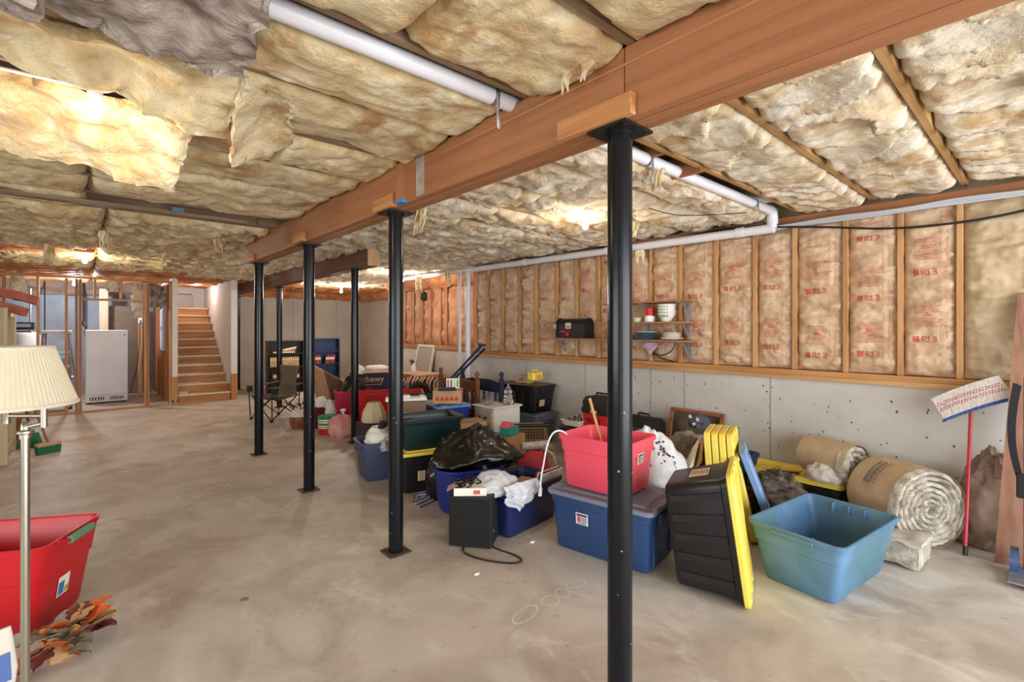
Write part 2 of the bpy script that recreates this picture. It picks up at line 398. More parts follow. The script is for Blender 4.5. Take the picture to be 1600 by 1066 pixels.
# torn wisps
rw = random.Random(5)
for (x, y, z, l) in ((1.55, 1.35, 2.80, .12), (2.05, 3.4, 2.72, .2), (2.1, 3.5, 2.7, .24), (3.1, 1.9, 2.78, .14), (4.3, 2.9, 2.7, .1), (5.05, 6.9, 2.6, .25), (4.9, 7.2, 2.62, .2), (5.1, 3.4, 2.56, .12), (.2, 7.2, 2.72, .16), (.9, 8.5, 2.7, .14), (1.2, 6.6, 2.7, .15), (4.9, 8.2, 2.6, .25), (-.3, 8.6, 2.68, .2)):
    b = B()
    for k in range(4):
        p = Vector((x + rw.uniform(-.04, .04), y + rw.uniform(-.04, .04), z + .05)); pts = [p]
        for q in range(4): p = p + Vector((rw.uniform(-.02, .02), rw.uniform(-.02, .02), -l / 4 - .01)); pts.append(p)
        b.tube(pts, [.03, .028, .022, .012, .003], 5)
    o = b.obj('insulation_wisp', INS, ceiling); o['kind'] = 'stuff'
# supply duct slots and stains left dark: a short blue junction box and blocking on the left
B().box((.74, 5.93, 2.84), (.10, .10, .08), bev=.006).obj('junction_box', mat('box_blue', (110, 150, 176), .5), ceiling)
B().box((2.93, 1.88, 2.90), (.04, .5, .13)).obj('blocking', fir('y'), ceiling, smooth=0)
B().box((3.35, 2.0, 2.86), (.04, .6, .14)).obj('blocking', fir('y'), ceiling, smooth=0)
# staple-up bridging strips along the left ceiling
B().box((-1.3, 5.66, 2.765), (5.2, .10, .03)).obj('nailer_strip', oldwood('x'), ceiling, smooth=0)
B().box((-1, 9.85, 2.775), (4.4, .05, .02)).obj('nailer_strip', pine('x'), ceiling, smooth=0)

# ------------------------------------------------------------------ main beams
bt = thing('support_beam', 'long built-up wooden beam running overhead beside the near posts', 'beam', (1.75, 0, 0))
for (x, c) in ((-.055, 0), (0, 1), (.055, 2)):
    for (y0, y1) in ((-2.5, 1.18 + c * .12), (1.18 + c * .12, 4.0 - .2 * c), (4.0 - .2 * c, 7.12)):
        B().box((x, (y0 + y1) / 2, 2.67 - (.004 if c == 1 else 0)), (.0535, y1 - y0 - .004, .296), bev=.003).obj('beam_plank', fir('y'), bt, smooth=0)
for y in (1.34, 3.26, 5.09, 6.99):
    B().box((-.103, y - .02, 2.565), (.038, .40 if y < 2 else .30, .09), bev=.003).obj('cleat', wood('cleat_wood', (196, 138, 84), (160, 104, 58), 'y'), bt, smooth=0)
B().box((-.10, 3.0, 2.66), (.04, .09, .27), bev=.002).obj('upright_block', fir('z'), bt, smooth=0)
B().box((-.10, 3.0, 2.532), (.042, .092, .02)).obj('blue_mark', mat('blue_paint', (60, 130, 180), .7), bt, smooth=0)
B().box((-.0825, 2.78, 2.67), (.002, .1, .27)).obj('white_smear', mat('grey_smear', (170, 158, 146), .9, var=.2, vs=12), bt, smooth=0)
B().box((-.083, 1.0, 2.745), (.004, 3.0, .01)).obj('groove_line', mat('pale_wood_line', (176, 122, 80), .8), bt, smooth=0)
b2 = thing('support_beam', 'second wooden beam further back, starting in mid room above the red bins', 'beam', (3.05, 0, 0))
for x in (-.055, 0, .055):
    for (y0, y1) in ((6.35, 10.2), (10.2, 15.9)):
        B().box((x, (y0 + y1) / 2, 2.67), (.0535, y1 - y0 - .004, .296), bev=.003).obj('beam_plank', wood('fir_dark', (112, 70, 44), (84, 50, 30), 'y'), b2, smooth=0)
B().box((0, 6.33, 2.67), (.16, .03, .29)).obj('end_board', wood('end_pine', (196, 160, 120), (170, 130, 90), 'z'), b2, smooth=0)

# ------------------------------------------------------------------ steel posts
def post(x, y, label, r=.0535, zt=2.52, rust=True):
    t = thing('steel_post', label, 'post', (x, y, 0), 0)
    B().cyl((0, 0, .008), (0, 0, zt - .014), r, n=24, cap=False).obj('pole', STEEL, t)
    B().box((0, 0, .005), (.17, .17, .01)).obj('base_plate', RUST if rust else DARKSTEEL, t, smooth=0)
    B().box((0, 0, zt - .008), (.2, .2, .012)).obj('top_plate', DARKSTEEL, t, smooth=0)
    B().lathe([(r + .012, zt - .03), (r + .01, zt - .014)], 16).obj('weld_bead', DARKSTEEL, t)
    for sx in (-1, 1):
        for sy in (-1, 1): B().cyl((.075 * sx, .075 * sy, zt - .02), (.075 * sx, .075 * sy, zt - .013), .01, n=6).obj('bolt', DARKSTEEL, t)
    b = B()
    rr_ = random.Random(int(x * 100 + y * 10))
    for k in range(7):
        a, z = rr_.uniform(PI, 1.7 * PI), rr_.uniform(.1, 1.4); q = rr_.uniform(.0015, .0045)
        b.quad(*[((r + .0008) * math.cos(a + da * q / r), (r + .0008) * math.sin(a + da * q / r), z + dz * q) for da, dz in ((-1, -1), (1, -.6), (.7, 1.3), (-.8, .8))])
    o = b.obj('paint_chip', mat('chip_grey', (150, 150, 148), .8), t, smooth=0); o['kind'] = 'stuff'
    return t
post(1.75, 1.26, 'nearest black steel post, tall in front of the pink tote')
post(1.75, 3.26, 'second black steel post, on the bare floor left of the black speaker')
post(1.75, 5.09, 'third black steel post, in front of the cardboard sheets and tin')
post(1.75, 6.96, 'fourth black steel post, at the far end of the near beam')
post(2.97, 6.76, 'black steel post at the start of the second beam, beside the red bins')
post(3.10, 10.77, 'black steel post standing directly behind the camp chair')
post(3.16, 14.6, 'furthest black steel post, right of the stairs')

# ------------------------------------------------------------------ right stud wall with kraft-faced batts
STUDY = [-.75, -.3, .1, .516, .896, 1.30, 1.73, 2.11, 2.53, 2.965, 3.36, 3.77, 4.185, 4.574, 4.963, 5.40, 5.78, 6.20, 6.60, 6.95]
GL = {'R': ('1110', '1001', '1001', '1110', '1010', '1001', '1001'), '1': ('0100', '1100', '0100', '0100', '0100', '0100', '1110'), '3': ('1110', '0001', '0001', '0110', '0001', '0001', '1110')}
def kraft_bay(wall, y0, y1, z0, z1, x, seed, m, printed=True, nu=16, nv=46, ink=None, torn=False):
    wd = y1 - y0
    def surf(y, z, off=0):
        u = (y - y0) / wd; v = (z - z0) / (z1 - z0)
        pr = max(0, 1 - abs(2 * u - 1) ** 4) * max(0, 1 - abs(2 * v - 1) ** 14)
        wr = .034 * noise.noise(Vector((y * 5, z * 11, seed * 5.1))) + .038 * abs(noise.noise(Vector((y * 4, z * 17, seed * 2.2)))) + .011 * noise.noise(Vector((y * 20, z * 26, seed)))
        e = abs(2 * u - 1) ** 3
        wr += e * .03 * noise.noise(Vector((y * 8, z * 30, seed + 3)))
        return Vector((x - pr * .045 - wr * min(1, pr * 1.6 + .35) - off, y, z))
    me = B().grid(lambda u, v: surf(y0 + u * wd, z0 + v * (z1 - z0)), nu, nv).obj('kraft_batt', m, wall, smooth=70)
    if printed:
        b, bf = B(), B(); rr = random.Random(seed)
        def q(bb, ya, za, w, h):
            bb.quad(*[surf(yy, zz, .006) for yy, zz in ((ya, za), (ya - w, za), (ya - w, za + h), (ya, za + h))])
        per = .62; z = z0 + rr.uniform(.05, .35)
        k = wd / .40
        while z < z1 - .12:
            yl = y0 + wd * .80           # left side of the print as seen from inside (towards +Y)
            for i_ in range(4):
                for j_ in range(4): q(b, yl - i_ * .01125 * k, z + j_ * .0125, .0115 * k, .0127)
            yy = yl - .065 * k
            for ch in 'R13':
                for r_, row in enumerate(GL[ch]):
                    for c_, bit in enumerate(row):
                        if bit == '1': q(b, yy - c_ * .0085 * k, z + .05 - (r_ + 1) * .0072, .0092 * k, .0078)
                yy -= .042 * k
            zz = z + .12
            for ln in range(9):
                if zz > z1 - .06: break
                y_ = yl - rr.uniform(0, .01)
                if ln == 0:
                    bf.quad(*[surf(a, c_, .004) for a, c_ in ((yl - .06 * k, zz + .10), (yl - .10 * k, zz + .14), (yl - .15 * k, zz + .10), (yl - .10 * k, zz + .10))]); zz += .012
                w_end = yl - (.17 + .05 * rr.random()) * k
                while y_ > w_end:
                    w = rr.uniform(.012, .03); q(bf, y_, zz, w, .006); y_ -= w + .007
                zz += .017 if ln != 4 else .05
            z += per * rr.uniform(.42, .56) * 1.9 if nv > 20 else per
        if len(b.bm.faces): b.obj('red_print', ink or INK, me, smooth=0)
        if len(bf.bm.faces):
            o = bf.obj('fine_print', INKF, me, smooth=0)
        b = B()
        for yy in (y0 + wd * .16, y0 + wd * .28):
            n = 14
            for i in range(n):
                za, zb = z0 + (z1 - z0) * (.03 + .94 * i / n), z0 + (z1 - z0) * (.03 + .94 * (i + 1) / n)
                b.quad(surf(yy, za, .004), surf(yy - .003, za, .004), surf(yy - .003, zb, .004), surf(yy, zb, .004))
        b.obj('guide_line', INKF, me, smooth=0)
    return me
ZT = 2.70
B().box((XW + .035, 2.02, ZC + .024), (.14, 10.05, .046), bev=.003).obj('sill_plate', pine('y'), wall_right, smooth=0)
B().box((XW + .025, 2.02, ZC + .071), (.12, 10.05, .046), bev=.003).obj('sill_plate', wood('pine_b', (198, 146, 90), (160, 106, 56), 'y'), wall_right, smooth=0)
B().box((XW + .045, 2.02, ZT + .03), (.09, 10.05, .09), bev=.003).obj('top_plate', fir('y'), wall_right, smooth=0)
for y in STUDY:
    B().box((XW + .045, y, (ZC + .094 + ZT - .015) / 2), (.09, .04 if y not in (6.95, 5.40) else .06, ZT - .016 - ZC - .095), bev=.002).obj('stud', pine('z'), wall_right, smooth=0)
for i, (a, c) in enumerate(zip(STUDY, STUDY[1:])):
    if c < .2: 
        if c < .0: continue
    plain = c < .6
    kraft_bay(wall_right, a + .022, c - .022, ZC + .10, ZT - .016, XW + .06, i + 3, KRAFTP if plain else KRAFT, not plain, nu=26 if c < 3.5 else 16, nv=84 if c < 3.5 else 50)
B().box((XW + .2, 2.02, 2.05), (.02, 10.0, 1.9)).obj('sheathing', KRAFTP, wall_right, smooth=0)
# middle section further out
YM = [7.4, 7.75, 8.0, 8.35, 8.75, 8.98, 9.4, 9.75, 10.15, 10.55, 10.95, 11.25]
B().box((XM + .03, 9.2, 1.235), (.12, 4.25, .09), bev=.003).obj('sill_plate', wood('pine_far', (176, 120, 76), (140, 92, 54), 'y'), wall_mid, smooth=0)
for y in YM:
    B().box((XM + .045, y, 1.99), (.09, .045, 1.41)).obj('stud', wood('stud_far', (184, 130, 88), (150, 96, 58), 'z'), wall_mid, smooth=0)
for i, (a, c) in enumerate(zip(YM, YM[1:])):
    kraft_bay(wall_mid, a + .024, c - .024, 1.285, 2.66, XM + .06, i + 40, KRAFTD, i % 2 == 0, nu=8, nv=24)
B().box((XM + .2, 9.2, 1.97), (.02, 4.2, 1.6)).obj('sheathing', oldwood('z'), wall_mid, smooth=0)
# pocket with studs high on the far right wall
B().box((XF - .03, 12.25, 1.70), (.08, 1.3, .06)).obj('sill_plate', wood('pine_far', (176, 120, 76), (140, 92, 54), 'y'), wall_far, smooth=0)
for y in (11.7, 12.2, 12.75):
    B().box((XF - .035, y, 2.2), (.07, .05, .94)).obj('stud', wood('stud_far', (184, 130, 88), (150, 96, 58), 'z'), wall_far, smooth=0)
for a, c in ((11.73, 12.17), (12.23, 12.72)):
    kraft_bay(wall_far, a, c, 1.74, 2.66, XF - .004, int(a * 10), KRAFTD, False, nu=8, nv=16)
# insulation stuffed at the rim over the middle and far walls
for (x, y, l) in ((5.75, 9.2, 4.0), (7.05, 13.6, 4.4)):
    B().grid(lambda u, v: (x + .16 - .28 * v + .06 * fb(y + u * l * 2, v * 3, 1), y - l / 2 + u * l, 2.56 + .34 * v * v - .05 * fb(u * l * 3, v * 4, 3) - .06 * math.sin(v * PI)), 50, 10).obj('rim_insulation', KRAFTC, ceiling)
B().grid(lambda u, v: (2.7 + u * 4.4, YB - .02 - .30 * v + .05 * fb(u * 9, v * 3, 1), 2.58 + .32 * v * v - .05 * fb(u * 12, v * 4, 3)), 50, 10).obj('rim_insulation', KRAFTC, ceiling)
B().grid(lambda u, v: (-4.3 + u * 5.7, YB - .02 - .30 * v + .06 * fb(u * 9, v * 3, 5), 2.46 + .40 * v * v - .08 * fb(u * 12, v * 4, 3)), 50, 10).obj('rim_insulation', mat('rim_grey_brown', (150, 124, 112), .9, var=.25, vs=5, bump=.5, bs=12), ceiling)

# ------------------------------------------------------------------ utility partition, stairs
YP_ = 12.62
wp = struct(B().box((.1, YP_, .02), (3.0, .09, .04), bev=.003).obj('wall_partition', pine('x'), smooth=0))
def stick(c, d, ax='z', name='stud', par=wp, m=None): return B().box(c, d, bev=.003).obj(name, m or pine(ax), par, smooth=0)
ZB = 2.66
FIRZ = wood('stud_brown', (176, 118, 76), (140, 88, 52), 'z')
for x, m in ((-1.35, None), (-1.03, FIRZ), (-.59, None), (-.2, None), (-.055, FIRZ), (.0, FIRZ), (1.01, None), (1.055, FIRZ), (1.44, None)):
    stick((x, YP_, (.04 + ZB - .05) / 2), (.042, .09, ZB - .09), m=m)
for x in (.216, .62): stick((x, YP_, 2.43), (.04, .09, .36), name='cripple_stud')
stick((.53, YP_, 2.22), (1.06, .085, .04), 'x', 'header')
stick((.1, YP_, ZB - .02), (3.0, .09, .045), 'x', 'top_plate')
# side wall between utility room and stairs
ws = struct(B().box((1.53, 14.35, 1.42), (.03, 3.3, 2.74)).obj('wall_stair_left', DRYWALL, smooth=0))
B().box((1.515, 12.62, 1.66), (.10, .10, 2.1)).obj('corner_board', DRYWALL, ws, smooth=0)
for y in (12.75, 13.15, 13.55, 13.95, 14.35, 14.75, 15.15, 15.6):
    stick((1.465, y, 1.33), (.09, .04, 2.6), par=ws, m=FIRZ)
B().box((1.50, 14.3, .55), (.015, 3.1, 1.1)).obj('plywood_sheet', wood('ply_brown', (140, 98, 66), (110, 74, 48), 'z'), ws, smooth=0)
B().box((1.515, 12.62, .36), (.10, .10, .5)).obj('plywood_patch', pine('z'), ws, smooth=0)
wr_ = struct(B().box((2.66, 14.3, 1.7), (.13, 3.3, 2.7)).obj('wall_stair_right', DRYWALL, smooth=0))
B().box((2.66, 12.66, .3), (.13, .05, .6)).obj('end_board', stairwood('z'), wr_, smooth=0)
B().box((2.6, 14.0, .17), (.04, 2.6, .34)).obj('skirt_board', stairwood('y'), wr_, smooth=0)
wsb = struct(B().box((2.07, 15.93, 1.9), (1.06, .05, 2.0)).obj('wall_stair_back', DRYWALL, smooth=0))
B().box((1.98, 15.895, 2.36), (.72, .03, .42), bev=.004).obj('access_panel', mat('panel_beige', (206, 198, 190), .8, var=.05), wsb, smooth=0)
B().box((2.0, 15.885, 2.58), (.6, .03, .03)).obj('panel_trim', TURNED, wsb, smooth=0)
st = thing('staircase', 'open pine staircase with white-edged treads rising at the far left', 'stairs', (2.08, 12.65, 0))
NS, RH, RN = 11, .199, .262
for k in range(NS):
    B().box((0, k * RN + .012, k * RH + (RH - .03) / 2), (.98, .022, RH - .03), bev=.002).obj('riser', stairwood('x'), st, smooth=0)
    B().box((0, k * RN + RN / 2 - .012, (k + 1) * RH - .015), (1.0, RN + .03, .028), bev=.004).obj('tread', mat('tread_pale', (226, 206, 184), .6, var=.12, vs=4), st, smooth=0)
B().prism([(-.50, .03, 0), (-.50, RN * NS, RH * (NS - 1)), (-.50, RN * NS, RH * NS - .04), (-.50, .03, .16)], (.03, 0, 0)).obj('stringer', stairwood('y'), st, smooth=0)
B().box((-.40, .06, .13), (.16, .05, .26)).obj('concrete_stub', CONC, st, smooth=0)
o = B().box((0, 0, 0), (.05, .03, 1.0), bev=.004).obj('handrail', pine('z'), st, (-.44, 1.75, 2.02), (R(-53), 0, 0), smooth=0)
# utility room
fz = thing('upright_freezer', 'tall white metal appliance cabinet with two dark vent grilles, seen through the stud framing', 'appliance', (.44, 14.25, 0))
B().box((0, 0, .82), (.72, .66, 1.58), bev=.012).obj('body', WHITE, fz, smooth=0)
B().box((0, -.345, .90), (.715, .035, 1.42), bev=.01).obj('door', mat('white_enamel', (226, 230, 236), .35, var=.03, vs=3), fz, smooth=0)
for x in (-.17, .17):
    g = B().box((x, -.338, .11), (.24, .012, .06), bev=.006).obj('vent_grille', DARKSTEEL, fz, smooth=0)
    for k in range(5): B().box((x - .09 + .045 * k, -.346, .11), (.022, .008, .036)).obj('slot', GALV, g, smooth=0)
for x in (-.3, .3): B().box((x, 0, .015), (.06, .5, .03)).obj('foot', BLACKM, fz, smooth=0)
B().box((.3, -.365, 1.5), (.02, .008, .03)).obj('badge', DARKSTEEL, fz, smooth=0)
ep = thing('electrical_panel', 'grey electrical breaker panel on the stud wall left of the stairs', 'electrical panel', (1.40, 13.5, 1.14))
B().box((0, 0, .49), (.05, .5, .96), bev=.006).obj('box', mat('panel_grey', (170, 176, 186), .5), ep, smooth=0)
B().box((-.03, 0, .49), (.015, .36, .86), bev=.004).obj('door', mat('panel_white', (206, 212, 222), .4), ep, smooth=0)
B().box((-.042, -.1, .5), (.008, .03, .1)).obj('latch', DARKSTEEL, ep, smooth=0)
tag(B().tube([(1.38, 13.6, 2.1), (1.36, 13.9, 2.4), (1.2, 14.6, 2.6)], .03, 8).obj('conduit', DARKSTEEL), 'dark cable bundle rising from the breaker panel', 'cable')
o = thing('wall_outlet', 'white switch box with hanging cord on a stud behind the freezer', 'outlet', (1.12, 15.2, 1.75))
B().box((0, 0, .09), (.09, .03, .13), bev=.008).obj('plate', WHITE, o, smooth=0); B().box((0, -.02, .08), (.03, .02, .03)).obj('plug', BLACKM, o, smooth=0)
B().tube([(0, -.03, .08), (-.02, -.05, -.4), (-.06, -.04, -1.0), (-.2, -.02, -1.7)], .008, 6).obj('cord', BLACKM, o)
tag(stick((1.12, 15.26, 1.2), (.09, .07, 2.4), par=None, name='timber_post'), 'slim pine upright carrying the white switch box', 'post')
tag(stick((.42, 15.3, 1.3), (.16, .10, 2.6), par=None, name='timber_post', m=wood('pale_post', (206, 184, 156), (180, 154, 124), 'z')), 'thick pale timber post standing behind the freezer', 'post')
tag(B().box((.83, 15.5, 1.1), (.62, .03, 2.2)).obj('drywall_sheet', mat('drab_board', (120, 106, 92), .9, var=.1), smooth=0), 'drab brown board leaning on the wall behind the freezer', 'board')
tag(B().tube([(.06, 15.6, 3.06), (.06, 15.6, 1.85), (.04, 15.55, 1.75), (.1, 14.9, 1.66)], .022, 8).obj('black_hose', BLACKM), 'black hose dropping from the ceiling to the freezer top', 'hose')
tag(B().tube([(-.62, 15.7, 3.06), (-.62, 15.7, 1.5)], .012, 6).obj('drop_cable', BLACKM), 'thin black cable hanging down the blue-grey wall', 'cable')
for k, (x, y, z, l, s) in enumerate(((-.86, 12.75, 2.66, .5, .11), (.95, 12.85, 2.62, .75, .16), (1.22, 12.9, 2.6, .5, .2), (.5, 12.8, 2.64, .25, .12))):
    b = B().blob((x, y, z - l), (s * 2, s * 1.4, l), k, .5, 2.5, (16, 14), .9, .4)
    b.obj('hanging_insulation', INSW if k != 2 else INSG, ceiling, label='tattered clump of insulation hanging over the utility partition')
pt = thing('pressure_tank', 'blue-grey pressure tank with a diamond emblem behind the stepladder', 'tank', (-.38, 14.6, 0))
B().lathe([(.16, 0), (.17, .08), (.23, .12), (.235, .9), (.2, 1.0), (.1, 1.05), (.03, 1.06)], 24).obj('shell', mat('tank_blue', (92, 112, 136), .35), pt)
B().box((.06, -.238, .72), (.14, .01, .14), Euler((0, R(45), 0))).obj('emblem', mat('emblem_white', (220, 226, 236), .5), pt, smooth=0)
B().box((.06, -.245, .72), (.10, .008, .10), Euler((0, R(45), 0))).obj('emblem_core', mat('emblem_blue', (40, 66, 150), .5), pt, smooth=0)
wh = thing('water_heater', 'white cylindrical water heater behind the left stud framing', 'water heater', (-.9, 14.6, 0))
B().lathe([(.25, 0), (.26, .03), (.26, 1.48), (.24, 1.55), (.05, 1.6)], 24).obj('shell', mat('heater_white', (206, 208, 212), .4), wh)
B().box((0, -.1, 1.70), (.34, .2, .16), bev=.01).obj('control_box', BLACKM, wh, smooth=0)
B().box((0, -.205, 1.71), (.24, .01, .07)).obj('display_panel', mat('panel_slate', (110, 130, 150), .4), wh, smooth=0)
B().cyl((.1, .05, 1.55), (.1, .05, 2.5), .02).obj('supply_pipe', GALV, wh)
la = thing('stepladder', 'aluminium stepladder open in the utility room behind the studs', 'ladder', (-.40, 13.45, 0), R(-6))
for x, t_ in ((-.25, .19), (.25, .19)):
    B().tube([(x, 0, 0), (x * .78, .30, 1.56)], .022, 6).obj('front_rail', GALV, la)
    B().tube([(x * 1.1, .95, 0), (x * .7, .40, 1.56)], .018, 6).obj('rear_rail', GALV, la)
    B().box((x, 0, .02), (.06, .06, .04)).obj('foot', BLACKM, la, smooth=0)
    B().box((x * 1.1, .95, .02), (.05, .05, .04)).obj('foot', BLACKM, la, smooth=0)
for k in range(1, 5):
    f_ = .29 * k / 1.56
    B().box((0, .30 * f_, .29 * k), (.5 * (1 - .2 * f_), .1, .035), bev=.004).obj('step', mat('bright_alu', (214, 214, 214), .3, metal=.5), la, smooth=0)
B().box((0, .35, 1.58), (.46, .2, .06), bev=.01).obj('top_cap', WHITE, la, smooth=0)
B().tube([(-.24, .75, .6), (.24, .75, .6)], .012, 6).obj('cross_brace', GALV, la)
sk = thing('shelving_rack', 'beige wooden rack at the left edge with red-brown batts on top', 'shelving', (-.98, 8.95, 0))
BEIGE = wood('beige_wood', (196, 178, 146), (172, 152, 120), 'z')
for x in (-.29, .29):
    for y in (-.48, .48): B().box((x, y, .955), (.07, .07, 1.91), bev=.006).obj('leg', BEIGE, sk, smooth=0)
for z in (.12, .56, 1.24, 1.84):
    for y in (-.48, .48): B().box((0, y, z), (.51, .04, .08), bev=.004).obj('rail', BEIGE, sk, smooth=0)
    for x in (-.29, .29): B().box((x, 0, z), (.04, .89, .08), bev=.004).obj('rail', BEIGE, sk, smooth=0)
    if z > 1: B().box((0, 0, z + .05), (.62, 1.02, .02)).obj('shelf', BEIGE, sk, smooth=0)
for k, (z, xo, y, w) in enumerate(((1.93, 0, 8.75, .24), (2.08, .10, 8.9, .26))):
    n = 22
    def F(u, v):
        s = -.75 + 1.5 * u
        zz = z + .13 - .30 * max(0, u - .35) ** 1.6 + .02 * noise.noise(Vector((u * 9, v * 6, k)))
        return Vector((-1.50 + xo + u * 1.0, y + (v - .5) * w * (1.6) + .015 * noise.noise(Vector((u * 7, v * 3, k + 4))), zz))
    t = thing('insulation_roll', ['lower red-brown paper faced batt drooping off the rack', 'upper red-brown paper faced batt arching off the rack'][k], 'insulation', (0, 0, 0), 0)
    B().sheet(F, n, 8, (-.02, 0, -.10)).obj('facing', mat('red_kraft', (170, 84, 52), .6, var=.25, vs=5, bump=.4, bs=8), t, smooth=60)
    B().box((-1.1 + xo, y - .8 * w - .012, z + .07), (.16, .01, .09)).obj('paper_label', PAPER, t, smooth=0)
br = thing('push_broom', 'long-handled broom with green bristles leaning on the beige rack', 'broom', (-.32, 8.9, 0), R(30))
B().box((0, 0, .12), (.26, .09, .05), bev=.012).obj('block', wood('broom_block', (186, 160, 126), (160, 130, 98), 'x'), br, smooth=0)
b = B()
for i in range(14):
    for j in range(5): b.box((-.115 + .0178 * i, -.035 + .0175 * j, .05), (.014, .013, .10), Euler((R((j - 2) * 4), R((i - 7) * 1.5), 0)))
o = b.obj('bristles', mat('green_bristle', (34, 110, 70), .7), br, smooth=0); o['kind'] = 'stuff'
B().cyl((0, 0, .13), (-.16, .30, 1.15), .013, n=10).obj('handle', TURNED, br)
dp = thing('hand_broom', 'small dark broom with green bristles beside the rack leg', 'broom', (-.52, 9.45, 0), R(-20))
B().prism([(-.14, -.05, 0), (.14, -.05, 0), (.07, -.02, .2), (-.07, -.02, .2)], (0, .08, 0)).obj('bristles', mat('green_bristle', (34, 110, 70), .7), dp)
B().cyl((0, 0, .19), (-.1, .02, .95), .014).obj('handle', mat('dark_green_handle', (20, 70, 60), .5), dp)
bk = B().lathe([(.14, 0), (.17, .2), (.18, .4), (.165, .4), (.15, .05)], 20).obj('wastebasket', TURNED)
bk.location = (-.80, 9.85, 0); tag(bk, 'brown round wastebasket behind the beige rack', 'basket')
# ------------------------------------------------------------------ floor lamp, red tub, leaves
fl = thing('floor_lamp', 'nickel swing-arm floor lamp with pleated cream shade at the left edge', 'lamp', (-.153, 2.546, 0))
B().lathe([(.14, 0), (.145, .012), (.12, .022), (.03, .035), (.018, .05)], 28).obj('base', NICKEL, fl)
B().cyl((0, 0, .03), (0, 0, 1.27), .0135, n=16).obj('pole', NICKEL, fl)
B().lathe([(.018, 1.255), (.018, 1.27), (.026, 1.275), (.026, 1.282), (.014, 1.288), (.012, 1.31), (.008, 1.315)], 16).obj('collar', NICKEL, fl)
j1 = (.052, -.042, 1.325); sc = (-.052, .046, 0)
b = B().cyl((0, 0, 1.295), (j1[0], j1[1], 1.31), .006); b.obj('lower_arm', NICKEL, fl)
B().cyl((j1[0], j1[1], 1.295), (j1[0], j1[1], 1.375), .0105).obj('joint', NICKEL, fl)
B().cyl((j1[0], j1[1], 1.338), (sc[0], sc[1], 1.338), .006).obj('upper_arm', NICKEL, fl)
B().lathe([(.012, 1.31), (.013, 1.355), (.02, 1.37), (.02, 1.41), (.012, 1.43)], 14, sc).obj('lamp_socket', NICKEL, fl)
b = B().lathe([(.014, 1.43), (.03, 1.48), (.03, 1.51), (.012, 1.54)], 14, sc); b.obj('bulb', mat('bulb_off', (240, 236, 226), .3), fl)
b = B(); n = 168; rings = []
def pleat(k, r): return r + (.0022 if k % 2 else 0)
for r, z in ((.2, 1.378), (.182, 1.43), (.165, 1.485), (.147, 1.54), (.130, 1.592), (.127, 1.592), (.144, 1.54), (.162, 1.485), (.179, 1.43), (.197, 1.379)):
    rings.append([(sc[0] + pleat(k, r) * math.cos(2 * PI * k / n), sc[1] + pleat(k, r) * math.sin(2 * PI * k / n), z) for k in range(n)])
b.loft(rings + [rings[0]], False, False)
sh = b.obj('lamp_shade', SHADE, fl, smooth=20)
for r, z in ((.2035, 1.379), (.1335, 1.589)):
    B().loft([[(sc[0] + (r + a) * math.cos(2 * PI * k / 64), sc[1] + (r + a) * math.sin(2 * PI * k / 64), z + c) for k in range(64)] for a, c in ((0, -.006), (.002, 0), (0, .006))], False, False).obj('trim_band', SHADE, sh)
b = B()
for k in range(3):
    a = 2 * PI * k / 3; b.cyl((sc[0], sc[1], 1.57), (sc[0] + .128 * math.cos(a), sc[1] + .128 * math.sin(a), 1.585), .002, n=5)
b.obj('spider_wire', NICKEL, sh)

# ------------------------------------------------------------------ storage totes
def tote(name, label, top, bot, H, m, loc, rot=0, group=None, lid=None, rim=.018, r=.05, ribs=0, handle=True, sticker=None, band=.72, cat='storage bin', lidname='lid', wall=.006, ribm=None, open_in=True, tag_it=True):
    t = thing(name, label, cat, loc, rot, group)
    def ring(k, z, off=0, rr=None):
        L_ = bot[0] + (top[0] - bot[0]) * k + off * 2; W_ = bot[1] + (top[1] - bot[1]) * k + off * 2
        return [(x, y, z) for x, y in rrect(L_, W_, max(.008, (rr or r) + off * .5), 4)]
    prof = [ring(0, 0, -.012), ring(.03, .012 * H / .4 + .002, 0), ring(band, H * band, 0), ring(band + .01, H * band + .006, .007), ring(.93, H - .035, .007), ring(.935, H - .034, rim), ring(1, H - .006, rim), ring(1, H, rim - .006), ring(1, H, .002), ring(.98, H - .012, -wall), ring(band, H * band, -wall), ring(.05, .012, -wall - .002)]
    B().loft(prof).obj('body', m, t, smooth=40)
    if handle:
        for s in (-1, 1):
            L_ = bot[0] + (top[0] - bot[0]) * .9
            b = B().box((s * (L_ / 2 + .018), 0, H * .86), (.02, top[1] * .42, .035), bev=.006)
            for q in (-1, 1): b.box((s * (L_ / 2 + .012), q * top[1] * .21, H * .83), (.022, .018, .08), bev=.004)
            b.obj('handle', m, t, smooth=0)
    if ribs:
        for s in (-1, 1):
            for k in range(ribs):
                f = (k + .5) / ribs - .5
                x0 = f * bot[0] * .92; x1 = f * (bot[0] + (top[0] - bot[0]) * band) * .92
                w = .5 * bot[0] / ribs * .42
                y0 = s * (bot[1] / 2 + .0005); y1 = s * ((bot[1] + (top[1] - bot[1]) * band) / 2 + .0005)
                d = s * .007
                b = B().loft([[(x0 - w, y0 - d, .03), (x0 + w, y0 - d, .03), (x0 + w * .8, y0 + d, .03), (x0 - w * .8, y0 + d, .03)],
                              [(x1 - w, y1 - d, H * band), (x1 + w, y1 - d, H * band), (x1 + w * .8, y1 + d, H * band), (x1 - w * .8, y1 + d, H * band)]])
                b.obj('rib', ribm or m, t, smooth=0)
    if lid:
        L_, W_ = top[0] + rim * 2 + .012, top[1] + rim * 2 + .012
        lidpart(L_, W_, lid, t, H - .02, lidname, r)
    if sticker:
        side, u, z, w, h, fn = sticker
        fn(t, side, u, z, w, h, bot, top, H)
    return t
